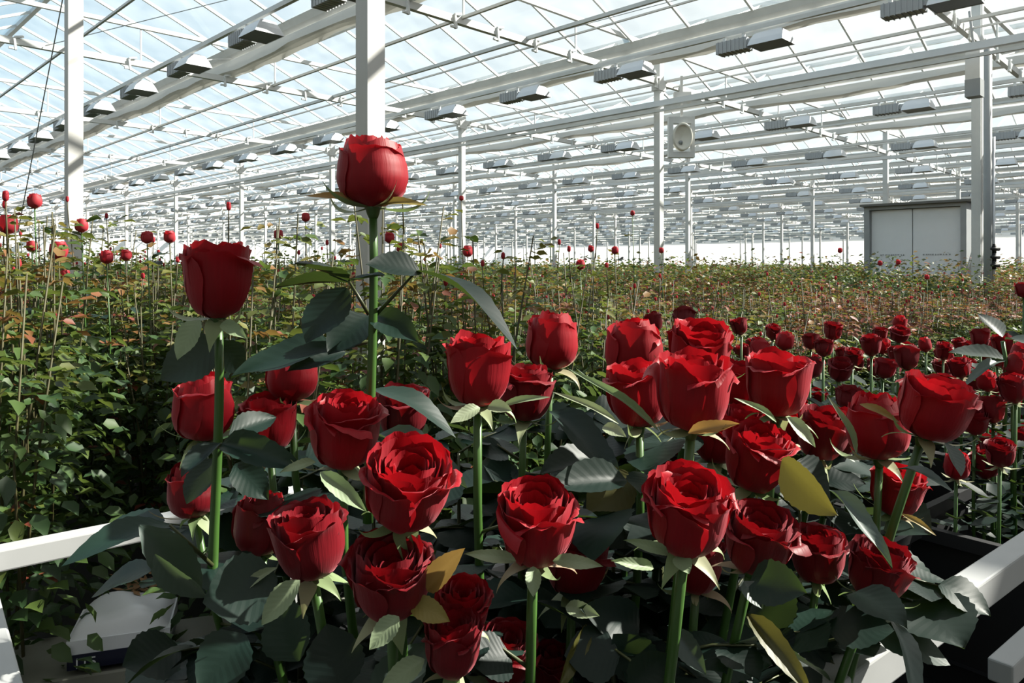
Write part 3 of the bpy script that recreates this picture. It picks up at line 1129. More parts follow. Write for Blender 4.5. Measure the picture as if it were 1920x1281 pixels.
rose(1078, 1052, 132, 'half', 0, .05, .1, 'dark rose in shadow right behind the cup-shaped rose', d=.72, dark=True)
rose(1187, 660, 106, 'closed', 2, 0, .04, 'upper red rose at the left edge of the bright cluster', d=.92, leaves=2, spin=.6)
rose(1196, 742, 122, 'half', 3, -.05, .04, 'lower red rose at the left edge of the bright cluster', d=.78, spin=5)
rose(1310, 655, 118, 'open', 3, .1, .28, 'topmost open rose in the bright cluster', d=.84, spin=2)
rose(1300, 738, 148, 'half', 0, .04, .10, 'brightest large red rose in the front of the bright cluster', d=.63, spin=3.9, leaves=2, sep=[4, 0, 1, 3, 0])
rose(1385, 722, 84, 'half', 2, .1, .2, 'small red rose squeezed behind the brightest rose', d=.95)
rose(1460, 722, 124, 'half', 3, .04, .05, 'tall cup rose with a pink sunlit petal, right of the bright cluster', d=.75, spin=5.3, sep=[0, 1, 0, 2, 6])
rose(1420, 862, 126, 'half', 1, .12, .22, 'frilly red rose below the tall cup rose', d=.72, spin=.9)
rose(1345, 822, 96, 'open', 1, .1, .2, 'dark red rose peeking out under the brightest rose', d=.86)
rose(1290, 962, 166, 'open', 3, .02, .30, 'largest open rose with ruffled petals, right foreground', d=.55, spin=4.1, sep=[5, 0, 2, 0, 6])
rose(1422, 1012, 136, 'open', 2, .12, .28, 'ruffled dark rose touching the right side of the largest rose', d=.63, dark=True, spin=2.6)
rose(1540, 815, 98, 'half', 0, .1, .2, 'small dull red rose behind the frilly rose', d=.92, dark=True)
rose(1578, 812, 88, 'half', 2, .1, .2, 'small ragged red rose just left of the plain dark rose', d=.98, dark=True)
rose(1395, 800, 84, 'open', 2, .1, .25, 'small red rose between the brightest and the frilly rose', d=.92)
rose(1482, 792, 84, 'open', 0, .1, .2, 'little red rose tucked under the tall cup rose', d=1.0)
rose(1645, 803, 110, 'closed', 1, -.05, .0, 'plain dark red rose seen from behind, left of the rightmost big rose', d=.84, spin=.3, leaves=2, sep=[1, 4, 3, 0, 1])
rose(1750, 762, 134, 'open', 0, .22, .20, 'rightmost big red rose leaning to the right', d=.74, spin=2.3, leaves=1, sep=[0, 1, 4, 0, 3])
rose(1682, 922, 96, 'half', 2, .15, .15, 'crumpled red rose just left of the slim white upright', leaves=2, d=.86, spin=1.0, sep=[3, 4, 3, 0, 1])
rose(1532, 1042, 104, 'half', 3, 0, .1, 'very dark rose between the ruffled dark rose and the low right rose', d=.80, dark=True)
rose(1645, 1068, 116, 'open', 1, .18, .22, 'low dark ruffled rose above the right rail', leaves=1, d=.74, dark=True, spin=2.9)
rose(950, 1232, 112, 'half', 1, .2, .3, 'dark red rose cut by the bottom edge, right of the stacked pair', d=.66, dark=True)
rose(1034, 1258, 88, 'half', 2, .1, .2, 'small dark rose at the very bottom centre', d=.74, dark=True)
rose(1305, 1058, 110, 'half', 2, 0, .1, 'rose in deep shadow beneath the largest open rose', d=.72, dark=True)
rose(1240, 870, 90, 'half', 0, 0, .1, 'rose in shadow between the bright cluster and the largest rose', d=.95, dark=True)

for (px, py, d, lab) in [(860, 850, 1.0, 'dark leafy stem without a bloom left of the centre green stem'), (950, 830, 1.05, 'dark leafy stem without a bloom behind the centre green stem'), (1080, 830, 1.0, 'dark leafy stem under the dusky red bud'), (1130, 900, .9, 'dark leafy stem left of the largest open rose'), (700, 860, 1.0, 'dark leafy stem between the ragged and fully open roses'), (560, 900, .95, 'dark leafy stem beneath the hidden middle rose'), (1240, 840, 1.0, 'dark leafy stem beneath the bright cluster'), (1500, 950, .9, 'dark leafy stem below the yellow olive leaf'), (450, 940, .98, 'dark leafy stem right of the second tallest stem'), (1560, 960, .95, 'dark leafy stem below the plain dark rose'), (900, 1010, .85, 'dark leafy stem between the two open foreground roses'), (1150, 1060, .8, 'dark leafy stem right of the shadowed rose')]:
    top_ = P(px, py, d)
    r_ = random.Random(px)
    ft = Vector((top_.x, top_.y, TUB_Z))
    root = thing('leafy_stem', lab, 'stem', ft, 'leafy stems among the cut roses')
    b = MB(); b.tube([Vector((0, 0, 0)), (top_ - ft) * .5 + Vector((.004, .003, 0)), top_ - ft], [.0045, .004, .002], 6)
    obj('stem', b.mesh('stem', M['stem_dark'], True), root)
    for k in range(7):
        az = k * 2.4 + r_.uniform(-.4, .4)
        compound_leaf(root, (top_ - ft) * (1 - .11 * k), Vector((math.cos(az), math.sin(az), r_.uniform(0, .5))), r_.uniform(.075, .10), r_)

# ------------------------------------------------------------------ leaves drawn one by one
by = {}
for r0 in ROSES:
    by[r0['label']] = r0
def near(px, py):
    best = None
    for r0 in ROSES:
        ch = None
        for o in r0.children:
            if o.name.startswith('hip'):
                p = r0.location + o.location - CAM
                d = p.dot(FW)
                x, y = 960 + FPX * p.dot(RT) / d, 500 - FPX * p.z / d
                q_ = (x - px) ** 2 + (y - py) ** 2
                if best is None or q_ < best[0]:
                    best = (q_, r0)
    return best[1]


# the two tall stems
leaf_px(R1, (782, 508), (992, 556), 46, .72, .66, (0, .15, 1), 2, petiole=(703, 592, .74))
leaf_px(R1, (790, 512), (688, 490), 46, .72, .70, (0, -.6, .8), 0)
leaf_px(R1, (655, 528), (556, 486), 34, .74, .70, (-.2, -.35, .9), 0, petiole=(692, 590, .74))
leaf_px(R1, (657, 530), (516, 527), 20, .74, .78, (0, -.1, 1), 0)
leaf_px(R1, (654, 528), (722, 514), 22, .74, .70, (0, -.4, 1), 3)
leaf_px(R1, (650, 540), (572, 642), 74, .75, .72, (-.5, -1, .3), 3)
leaf_px(R1, (694, 592), (614, 660), 74, .77, .73, (-.2, -1, .5), 0)
leaf_px(R1, (700, 592), (776, 622), 56, .75, .70, (.2, -1, .6), 1)
leaf_px(R1, (640, 655), (432, 672), 50, .76, .72, (0, -.5, 1), 1, petiole=(694, 640, .75))
leaf_px(R1, (648, 660), (540, 690), 44, .78, .74, (0, -.8, .8), 0)
leaf_px(R2, (414, 640), (300, 712), 84, .78, .76, (-.2, -1, .4), 3)
leaf_px(R2, (412, 640), (452, 700), 60, .80, .80, (.2, -1, .2), 3)
leaf_px(R2, (414, 832), (552, 858), 58, .72, .66, (0, -.75, .7), 1, petiole=(401, 850, .74))
leaf_px(R2, (412, 830), (338, 888), 40, .72, .67, (-.2, -.7, .8), 0)
leaf_px(R2, (430, 815), (520, 778), 46, .76, .80, (.1, -.8, .6), 0)
leaf_px(R2, (400, 860), (348, 945), 66, .76, .74, (-.6, -.8, .4), 3)
leaf_px(R2, (440, 870), (500, 930), 60, .78, .76, (.3, -.8, .4), 1)
leaf_px(R2, (318, 984), (137, 996), 46, .66, .60, (0, -.4, 1), 2, petiole=(398, 1060, .70))
leaf_px(R2, (262, 985), (392, 1122), 74, .62, .66, (.4, -.8, .35), 1, m='leaf_grey')
leaf_px(R2, (290, 1040), (385, 1128), 46, .60, .62, (-.4, -.8, .35), 0, m='leaf_grey')
n = near(578, 1090)
leaf_px(n, (520, 1085), (380, 1130), 128, .60, .57, (-.15, -1, .45), 3)
leaf_px(n, (640, 1300), (612, 1170), 134, .60, .62, (0, -1, .3), 3)
leaf_px(n, (560, 1240), (520, 1120), 90, .66, .68, (-.3, -1, .3), 0)
leaf_px(n, (460, 1190), (370, 1290), 120, .66, .62, (-.3, -1, .2), 1)
n = near(733, 1170)
leaf_px(n, (700, 1330), (800, 1205), 90, .60, .62, (.1, -.8, .5), 0, m='leaf_grey')
leaf_px(near(757, 830), (705, 815), (872, 868), 56, .76, .68, (.1, -.3, .9), 1, m='leaf_grey')
leaf_px(near(697, 760), (700, 730), (860, 760), 34, .82, .80, (0, -.2, 1), 2)
n = near(1003, 1040)
leaf_px(n, (1175, 900), (1030, 905), 66, .72, .68, (.1, -.6, .8), 0)
leaf_px(n, (1185, 890), (1100, 960), 90, .76, .74, (-.3, -.9, .2), 3, m='leaf_olive')
leaf_px(near(985, 790), (1030, 770), (1170, 870), 60, .84, .74, (.2, -.5, .9), 1)
leaf_px(near(985, 790), (1120, 860), (1015, 880), 60, .86, .80, (-.2, -.6, .8), 0)
leaf_px(near(897, 760), (860, 900), (800, 960), 60, .8, .76, (-.3, -.8, .4), 3)
n = near(1420, 930)
leaf_px(n, (1465, 862), (1562, 968), 74, .68, .62, (-.55, -.75, -.25), 0, m='leaf_olive', label='yellow olive leaf')
leaf_px(n, (1490, 868), (1562, 935), 66, .70, .70, (.4, -.7, .7), 0)
n = near(1682, 970)
leaf_px(n, (1555, 918), (1682, 1032), 32, .68, .60, (.1, -.4, .9), 1, m='leaf_grey', label='grey green leaf')
leaf_px(near(1750, 820), (1772, 830), (1806, 892), 26, .72, .70, (.5, -.6, .5), 0, m='leaf_grey')
leaf_px(near(1750, 820), (1680, 880), (1772, 872), 22, .74, .68, (0, -.4, 1), 2, m='leaf_grey')
n = near(1422, 1080)
leaf_px(n, (1405, 1090), (1498, 1100), 84, .60, .56, (.2, -.9, .5), 1)
leaf_px(n, (1410, 1180), (1480, 1090), 80, .64, .62, (.4, -.9, .2), 0)
leaf_px(n, (1400, 1150), (1524, 1290), 44, .62, .56, (-.2, -.6, .8), 1, m='leaf_olive', label='olive leaf with a yellow edge')
leaf_px(n, (1395, 1090), (1430, 1140), 36, .60, .58, (.1, -.9, .3), 0, m='leaf_grey')
n = near(1645, 1110)
leaf_px(n, (1600, 1110), (1694, 1150), 74, .70, .64, (.1, -.8, .6), 1)
leaf_px(n, (1670, 1160), (1756, 1275), 36, .66, .56, (.2, -.6, .8), 2, m='leaf_grey', label='grey leaf hanging over the rail')
n = near(1290, 1060)
leaf_px(n, (1262, 1182), (1322, 1262), 46, .62, .58, (-.2, -.8, .5), 0, m='leaf_grey')
leaf_px(n, (1200, 1180), (1110, 1140), 80, .68, .64, (-.2, -.8, .6), 1)
leaf_px(n, (1220, 1270), (1150, 1190), 90, .64, .64, (-.3, -.9, .4), 3)
leaf_px(n, (1180, 1290), (1260, 1230), 80, .60, .60, (.3, -.9, .4), 0)
leaf_px(n, (1100, 1170), (1060, 1290), 30, .66, .60, (.3, -.8, .4), 1, m='leaf_olive')

# long sepals and odd coloured leaves that show singly
for (a_, b_, w_, d_, sh_, m_) in [((1235, 808), (1105, 680), 15, .63, 2, 'leaf_pale'), ((1160, 795), (1065, 725), 13, .74, 2, 'leaf_pale'), ((600, 885), (684, 952), 34, .60, 1, 'leaf_pale'), ((592, 866), (528, 879), 18, .66, 1, 'leaf_pale'),
        ((562, 1088), (488, 1172), 44, .58, 0, 'leaf_pale'), ((520, 1064), (418, 1120), 18, .60, 1, 'leaf_pale'), ((748, 1156), (692, 1214), 42, .53, 1, 'leaf_pale'), ((796, 1236), (712, 1290), 42, .55, 1, 'leaf_pale'),
        ((1036, 1052), (1124, 1056), 26, .56, 1, 'leaf_pale'), ((968, 1052), (880, 1034), 24, .56, 1, 'leaf_pale'), ((1000, 1062), (1000, 1118), 30, .56, 0, 'leaf_pale'), ((940, 762), (1012, 733), 13, .68, 2, 'leaf_pale'),
        ((900, 764), (848, 786), 26, .67, 1, 'leaf_pale'), ((915, 762), (958, 768), 26, .67, 0, 'leaf_pale'), ((1290, 812), (1380, 788), 24, .60, 1, 'leaf_amber'), ((1476, 782), (1532, 832), 24, .70, 1, 'leaf_pale'),
        ((1456, 792), (1408, 742), 12, .70, 2, 'leaf_pale'), ((1254, 1040), (1184, 1010), 22, .54, 1, 'leaf_pale'), ((1270, 1042), (1292, 1074), 34, .54, 0, 'leaf_pale'), ((1226, 1066), (1158, 1048), 22, .60, 1, 'leaf_pale'),
        ((1060, 1138), (1118, 1150), 30, .66, 1, 'leaf_pale'), ((1612, 758), (1688, 778), 14, .80, 2, 'leaf_amber'), ((1606, 852), (1588, 758), 13, .80, 2, 'leaf_pale'), ((1690, 964), (1756, 992), 11, .82, 2, 'leaf_amber'),
        ((800, 1108), (866, 1030), 46, .55, 0, 'leaf_amber'), ((770, 1130), (838, 1160), 44, .55, 1, 'leaf_amber'), ((375, 600), (326, 668), 40, .70, 1, 'leaf_pale'), ((415, 606), (456, 626), 26, .70, 1, 'leaf_pale'),
        ((680, 384), (586, 346), 14, .72, 2, 'leaf_amber'), ((705, 386), (782, 362), 14, .72, 2, 'leaf_amber'), ((1640, 1130), (1690, 1136), 16, .70, 1, 'leaf_amber'), ((1130, 800), (1170, 812), 24, .72, 1, 'leaf_pale')]:
    leaf_px(near(a_[0], a_[1]), a_, b_, w_, d_, d_ * .97, (0, -.8, .6), sh_, m=m_, name='sepal')

# ------------------------------------------------------------------ far cluster of roses in black tubs (right)
for k, (px, d) in enumerate([(1560, 2.3), (1800, 2.0), (1760, 3.0), (2000, 2.6)]):
    p = P(px, 500, d)
    t = thing('flower_tub', 'large black tub of distant cut roses, ' + ['the leftmost one', 'the nearest one at right', 'the farthest one', 'the one past the right border'][k], 'tub', (p.x, p.y, 0), 'black tubs of the far rose cluster')
    b = MB()
    vs = []
    for r0, z in [(.30, 0.0), (.36, 1.0), (.38, 1.0), (.38, .97)]:
        for sx, sy in ((-1, -1), (1, -1), (1, 1), (-1, 1)):
            v = PD * (sx * r0) + QD * (sy * r0)
            vs.append((v.x, v.y, z))
    fs = [(0, 3, 2, 1)]
    for i in range(3):
        for q_ in range(4):
            a, c_ = i * 4 + q_, i * 4 + (q_ + 1) % 4
            fs.append((a, c_, c_ + 4, a + 4))
    b.add(vs, fs)
    obj('tub_body', b.mesh('tub_body', M['black']), t)
    b = MB(); b.add([(v[0], v[1], .7) for v in vs[4:8]], [(0, 1, 2, 3)])
    obj('water', b.mesh('water', M['black']), t)

def joined_leaves(r_, n, zr, spread, size, m):
    b = MB()
    for i in range(n):
        a = r_.uniform(0, 2 * PI)
        el = r_.uniform(-.3, .7)
        d = Vector((math.cos(a), math.sin(a), el)).normalized()
        p = Vector((math.cos(a), math.sin(a), 0)) * r_.uniform(0, spread) + UP * r_.uniform(*zr)
        s = d.cross(UP).normalized(); u = s.cross(d) + s * r_.uniform(-.6, .6)
        Lg = size * r_.uniform(.7, 1.2); w = Lg * .28
        b.add([p, p + d * Lg * .3 + s * w, p + d * Lg * .35 - u * w * .3, p + d * Lg * .3 - s * w, p + d * Lg * .72 + s * w * .8, p + d * Lg * .75 - u * w * .4, p + d * Lg * .72 - s * w * .8, p + d * Lg - u * w * .6],
              [(0, 1, 2), (0, 2, 3), (1, 4, 5, 2), (3, 2, 5, 6), (4, 7, 5), (5, 7, 6)])
    me = b.mesh('foliage', m, True)
    me.uv_layers.new(name='UVMap')
    return me


CLF = [joined_leaves(random.Random(50 + i), 16, (-.30, -.07), .03, .065, M['leaf']) for i in range(4)]
b = MB(); b.tube([(0, 0, 0), (.004, .003, -.2), (0, 0, -.42)], .0042, 6)
CST = b.mesh('stem', M['stem'], True)
sepb = MB()
for k in range(5):
    a = k * 1.2566
    d = Vector((math.cos(a), math.sin(a), -.1)); s = d.cross(UP).normalized()
    sepb.add([s * .18, -s * .18, d * .7 - s * .12 - UP * .1, d * .7 + s * .12 - UP * .1, d * 1.3 + UP * .1], [(0, 1, 2, 3), (3, 2, 4)])
CSP = sepb.mesh('sepal', M['sepal'])
rc2 = random.Random(77)
spots = [(1225, 606, 34, 2.6), (1283, 598, 40, 2.5), (1386, 612, 32, 2.7), (1472, 640, 34, 2.6), (1687, 626, 34, 2.5), (1687, 604, 26, 3.2), (1633, 650, 36, 2.3), (1562, 622, 34, 2.7), (1600, 668, 36, 2.2), (1545, 652, 34, 2.4), (1425, 660, 40, 2.0), (1900, 732, 48, 1.85), (1880, 648, 36, 2.4), (1915, 668, 40, 2.2), (1905, 690, 44, 1.9), (1918, 545, 26, 2.4), (1828, 792, 48, 1.9), (1838, 635, 34, 2.6), (1700, 672, 44, 2.1), (1660, 690, 40, 2.0), (1575, 695, 42, 1.9), (1860, 770, 46, 1.9), (1875, 850, 52, 1.7), (1842, 815, 40, 1.9), (1520, 690, 40, 2.1), (1590, 745, 46, 1.8), (1620, 725, 42, 1.8), (1555, 760, 44, 1.8), (1850, 715, 38, 2.1), (1830, 752, 42, 1.9), (1520, 640, 30, 3.0), (1770, 660, 30, 3.0), (1650, 625, 26, 3.3), (1450, 625, 26, 3.2), (1800, 690, 38, 2.3)]
for i in range(110):
    px = rc2.uniform(1380, 1935); py = rc2.uniform(640, 880)
    if px < 1500 and py > 720: continue
    if py > 800 and px < 1790: continue
    d = 3.4 - (py - 640) / 240 * 1.6 + rc2.uniform(-.15, .15)
    spots.append((px, py, 84 / d * rc2.uniform(.85, 1.1), d))
spots.sort(key=lambda q_: q_[3])
placed = []
LB = {0: 'small dark red rose in the crowded far tubs on the right'}
for i, (px, py, w, d) in enumerate(spots):
    p = P(px, py, d)
    if any((p - q_).length < .052 for q_ in placed):
        continue
    placed.append(p)
    s = w * .5 * d / FPX
    tilt = UP + Vector((rc2.uniform(-.25, .25), rc2.uniform(-.25, .25), 0)); tilt.normalize()
    qt = UP.rotation_difference(tilt)
    base = p - tilt * s
    lab = 'small far-tub red rose, %s, in line with %s' % ('topmost' if py < 650 else 'high' if py < 700 else 'halfway up' if py < 760 else 'low' if py < 820 else 'lowest', landmark(px))
    if (px, py) == (1900, 732): lab = 'round red rose at the right border, its stem lit bright green'
    elif (px, py) == (1687, 626): lab = 'narrow red rose standing above the far cluster below the cabinet'
    elif (px, py) == (1386, 612): lab = 'small red rose on a pale stem above the tall cup rose'
    elif (px, py) == (1918, 545): lab = 'red rose cut by the right border beside the riser pipe'
    foot = base - UP * .42
    root = thing('cut_rose', lab, 'rose', foot, 'small cut roses in the far tubs')
    obj('bloom', SMALL[i % len(SMALL)], root, base - foot, qt @ Quaternion((0, 0, 1), rc2.uniform(0, 6)), (s, s, s * rc2.uniform(.9, 1.15)))
    obj('stem', CST, root, base - foot)
    obj('sepal', CSP, root, base - foot, qt, s, kind='stuff')
    obj('foliage', CLF[i % 4], root, base - foot, Quaternion((0, 0, 1), rc2.uniform(0, 6)), kind='stuff')
# grey leaves that stick out over that cluster at the right border
n = thing('leafy_stem', 'grey green leafless-topped stem leaning across the right border above the far cluster', 'stem', P(1880, 900, 1.9))
n['label'] = 'broad grey green leaves on a stem near the riser pipe, right border'
b = MB(); b.tube([Vector((0, 0, 0)), P(1888, 690, 1.9) - n.location, P(1880, 640, 1.9) - n.location], .005, 6)
obj('stem', b.mesh('stem', M['stem'], True), n)
leaf_px(n, (1880, 632), (1835, 585), 26, 1.9, 1.95, (.2, -.6, .8), 0, m='leaf_grey')
leaf_px(n, (1885, 636), (1960, 640), 26, 1.9, 1.8, (0, -.3, 1), 1, m='leaf_grey')
leaf_px(n, (1888, 676), (1780, 655), 24, 1.9, 1.95, (0, -.4, 1), 0, m='leaf_grey')
leaf_px(n, (1885, 676), (1822, 680), 20, 1.9, 1.8, (0, -.4, 1), 2, m='leaf_grey')

# ------------------------------------------------------------------ planting beds
def leaf_cloud(name, specs, m=None):
    """specs: arrays pos(n,3) dir(n,3) side(n,3) len(n) tint(n); each leaf 8 vertices, 6 faces"""
    pos, dr, sd_, nn, Lg, tint = specs
    n = len(pos)
    w = Lg * .30
    L1 = Lg[:, None]; W1 = w[:, None]
    vs = np.stack([pos, pos + dr * L1 * .28 + sd_ * W1, pos + dr * L1 * .3 - nn * W1 * .3, pos + dr * L1 * .28 - sd_ * W1,
                   pos + dr * L1 * .68 + sd_ * W1 * .85, pos + dr * L1 * .7 - nn * W1 * .45, pos + dr * L1 * .68 - sd_ * W1 * .85, pos + dr * L1 - nn * W1 * .8], 1)
    tpl = [(0, 1, 2), (0, 2, 3), (1, 4, 5), (1, 5, 2), (3, 2, 5), (3, 5, 6), (4, 7, 5), (5, 7, 6)]
    f = (np.array(tpl)[None] + (np.arange(n) * 8)[:, None, None]).reshape(-1, 3)
    return np_mesh(name, vs.reshape(-1, 3), f, np.repeat(tint, 8), m or M['bushleaf'])


def np_mesh(name, v, f, tint, m, k=3):
    me = bpy.data.meshes.new(name)
    me.vertices.add(len(v)); me.vertices.foreach_set('co', v.astype(np.float32).ravel())
    me.loops.add(len(f) * k); me.loops.foreach_set('vertex_index', f.astype(np.int32).ravel())
    me.polygons.add(len(f))
    me.polygons.foreach_set('loop_start', np.arange(0, len(f) * k, k, dtype=np.int32))
    me.update(calc_edges=True)
    me.validate()
    me.materials.append(m)
    me.polygons.foreach_set('use_smooth', [True] * len(me.polygons))
    if tint is not None:
        a = me.attributes.new('tint', 'FLOAT', 'POINT')
        a.data.foreach_set('value', tint.astype(np.float32))
    return me


def norm(a):
    return a / np.maximum(1e-6, np.linalg.norm(a, axis=1, keepdims=True))


def bush_template(seed, reddish, H=1.42, nst=8, R=.24):
    rs = np.random.RandomState(seed)
    stems = MB()
    pos, dr, tint, Ls = [], [], [], []
    tips = []
    for s in range(nst):
        a = rs.uniform(0, 2 * PI); r0 = rs.uniform(.02, .10)
        top = np.array([math.cos(a) * rs.uniform(.05, R), math.sin(a) * rs.uniform(.05, R), H * rs.uniform(.80, 1.0)])
        bot = np.array([math.cos(a) * r0, math.sin(a) * r0, .45])
        mid = (top + bot) / 2 + rs.uniform(-.04, .04, 3)
        stems.tube([Vector(bot), Vector(mid), Vector(top)], [.0048, .004, .0025], 5)
        tips.append(top)
        nl = 17
        for i in range(nl):
            t = (i + rs.rand()) / nl
            p = bot * (1 - t) ** 2 + 2 * mid * t * (1 - t) + top * t * t
            az = rs.uniform(0, 2 * PI)
            d = np.array([math.cos(az), math.sin(az), rs.uniform(-.2, .6)]); d /= np.linalg.norm(d)
            sdv = np.cross(d, [0, 0, 1]); sdv /= np.linalg.norm(sdv)
            rl = rs.uniform(.07, .12)
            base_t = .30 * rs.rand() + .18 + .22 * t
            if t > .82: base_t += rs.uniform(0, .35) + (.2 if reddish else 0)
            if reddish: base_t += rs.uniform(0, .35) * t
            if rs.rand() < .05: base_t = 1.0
            for (tt, ss, ls) in ((1, 0, 1), (.6, -1, .85), (.6, 1, .85), (.25, -1, .7), (.25, 1, .7)):
                pos.append(p + d * rl * tt)
                q_ = d + sdv * ss * 1.3 + np.array([0, 0, rs.uniform(-.4, .1)])
                dr.append(q_)
                tint.append(min(1, max(0, base_t + rs.uniform(-.06, .06))))
                Ls.append(rs.uniform(.048, .072) * ls * (1 - .25 * max(0, t - .7) / .3))
    # lower skirt of leaves
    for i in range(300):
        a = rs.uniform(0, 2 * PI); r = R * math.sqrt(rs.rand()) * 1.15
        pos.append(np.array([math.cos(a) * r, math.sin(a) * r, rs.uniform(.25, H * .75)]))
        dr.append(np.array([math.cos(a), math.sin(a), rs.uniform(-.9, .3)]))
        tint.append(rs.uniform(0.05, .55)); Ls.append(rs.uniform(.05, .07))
    pos = np.array(pos); dr = norm(np.array(dr)); Ls = np.array(Ls); tint = np.array(tint)
    sd_ = norm(np.cross(dr, np.tile([0, 0, 1.0], (len(dr), 1)) + rs.uniform(-.5, .5, (len(dr), 3))))
    nn = np.cross(sd_, dr)
    fol = leaf_cloud('foliage', (pos, dr, sd_, nn, Ls, tint))
    return fol, stems.mesh('stem', M['bushstem'], True), tips


def canopy_h(x, y):
    h = 1.80 - .093 * min(max(x, 0), 4.5)
    return h


templates = []
for i in range(6):
    red = i >= 3
    fol, st, tips = bush_template(100 + i, red)
    t = thing('rose_bush', 'bush', 'bush')
    obj('foliage', fol, t, kind='stuff')
    obj('stem', st, t, kind='stuff')
    for k, tp in enumerate(tips[:2 if i % 2 else 1]):
        b = MB(); b.tube([Vector(tp) - Vector((0, 0, .02)), Vector(tp) + Vector((.01, 0, .10))], [.003, .002], 5)
        sh = obj('shoot', b.mesh('shoot', M['bushstem'], True), t)
        obj('bud', BUDS[k % 2], sh, Vector(tp) + Vector((.01, 0, .10)), scale=(.0085, .0085, .012))
    register(t)
    templates.append([t, False])
rb = random.Random(9)
cand = []
y = 2.02
ri = 0
while y < 9.5:
    x = -1.4 + (ri % 2) * .2
    while x < 13:
        xx, yy = x + rb.uniform(-.07, .07), y + rb.uniform(-.07, .07)
        if seen((xx, yy, 1.4), 120):
            d = (Vector((xx, yy, 0)).dot(FW))
            cand.append((d, xx, yy, ri))
        x += .40
    y += .42 if ri % 2 == 0 else .55
    ri += 1
cand.sort()
bag_p = P(226, 1195, 2.05)
nb = 0
ROWO = ['front', 'second', 'third', 'fourth', 'fifth', 'sixth', 'seventh', 'eighth', 'ninth', 'tenth', 'eleventh', 'twelfth', 'thirteenth', 'fourteenth', 'fifteenth', 'last']
LAB = ['green leafy rose bush in the front row of the planting bed', 'green leafy rose bush deeper in the planting bed', 'reddish topped rose bush toward the cabinet in the planting bed']
NEARB = 300
lastd = 0
for (d, x, y, r_i) in cand:
    if nb >= NEARB: break
    # keep the end of the grow bag free
    v = Vector((x, y, 0)) - CAM
    pxs = 960 + FPX * v.dot(RT) / d
    if 80 < pxs < 440 and d < 2.75:
        continue
    lastd = d
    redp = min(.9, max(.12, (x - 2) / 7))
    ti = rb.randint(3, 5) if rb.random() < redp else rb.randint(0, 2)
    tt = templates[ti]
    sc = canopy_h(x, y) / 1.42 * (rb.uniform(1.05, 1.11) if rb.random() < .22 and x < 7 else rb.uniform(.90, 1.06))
    rz = rb.uniform(0, 6.28)
    if not tt[1]:
        o = tt[0]; tt[1] = True
        o.location = (x, y, 0); o.rotation_euler = (0, 0, rz); o.scale = (1, 1, sc)
    else:
        o = copy_tree(tt[0], (x, y, 0), rz, None, (1, 1, sc))
    li = 2 if (ti >= 3 and x > 3) else (0 if r_i == 0 else 1)
    o['label'] = '%s rose bush, %s bed row, in line with %s' % ('reddish' if ti >= 3 else 'green', ROWO[min(r_i, 15)], landmark(pxs))
    o['group'] = ['front row rose bushes', 'rose bushes of the inner rows', 'reddish rose bushes of the bed'][li]
    nb += 1
print('bushes', nb, 'last distance', lastd)

# farther bed: one mass of leaves, with shoots and buds on top
rs = np.random.RandomState(3)
def far_mass(d0, d1, n, size, depth, name, label):
    pos = []
    # sample inside the view wedge
    d = np.sqrt(rs.uniform(d0 ** 2, d1 ** 2, n * 2))
    lat = rs.uniform(-.74, .74, n * 2) * d
    X = (d + lat) / math.sqrt(2); Y = (d - lat) / math.sqrt(2)
    ok = (Y > 1.9) & (X < 90) & (Y < 90)
    ok &= ~((X > 15.6) & (X < 17.2) & (Y > 2.4) & (Y < 6.3))
    X, Y = X[ok][:n], Y[ok][:n]
    d = (X + Y) / math.sqrt(2)
    m_ = len(X)
    hh = np.array([canopy_h(a, c_) for a, c_ in zip(X, Y)])
    tops = rs.rand(m_)
    bump = .05 * np.sin(X * 4.1) * np.cos(Y * 3.3) + .04 * np.sin(X * 9 + Y * 7)
    Z = hh + bump * 1.6 - depth * tops ** 1.3 + .34 * (tops < .08) * rs.rand(m_) ** 1.8
    pos = np.stack([X, Y, Z], 1)
    az = rs.uniform(0, 2 * PI, m_)
    dr = norm(np.stack([np.cos(az), np.sin(az), rs.uniform(-.4, .7, m_)], 1))
    sd_ = norm(np.cross(dr, np.tile([0, 0, 1.0], (m_, 1)) + rs.uniform(-.6, .6, (m_, 3))))
    nn = np.cross(sd_, dr)
    Ls = size * rs.uniform(.6, 1.25, m_) * (d / d0) ** .6
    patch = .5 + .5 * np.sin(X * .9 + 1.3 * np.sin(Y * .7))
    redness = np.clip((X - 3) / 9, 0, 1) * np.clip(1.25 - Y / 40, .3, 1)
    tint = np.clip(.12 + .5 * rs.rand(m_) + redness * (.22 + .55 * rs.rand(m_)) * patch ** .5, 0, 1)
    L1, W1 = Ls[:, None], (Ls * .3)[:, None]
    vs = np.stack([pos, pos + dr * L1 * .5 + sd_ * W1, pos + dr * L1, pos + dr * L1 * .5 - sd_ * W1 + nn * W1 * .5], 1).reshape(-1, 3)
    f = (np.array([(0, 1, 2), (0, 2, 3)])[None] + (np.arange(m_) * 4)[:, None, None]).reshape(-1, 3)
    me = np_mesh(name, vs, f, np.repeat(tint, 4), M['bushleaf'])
    o = thing(name, label, 'bushes', me=me)
    o['kind'] = 'stuff'
    return o


dn = max(5.0, lastd - .1)
far_mass(dn, 16, 150000, .065, .55, 'rose_bushes', 'middle distance mass of reddish green rose bushes')
far_mass(16, 95, 170000, .12, .5, 'rose_bushes', 'farthest rose bushes reaching to the greenhouse end walls')
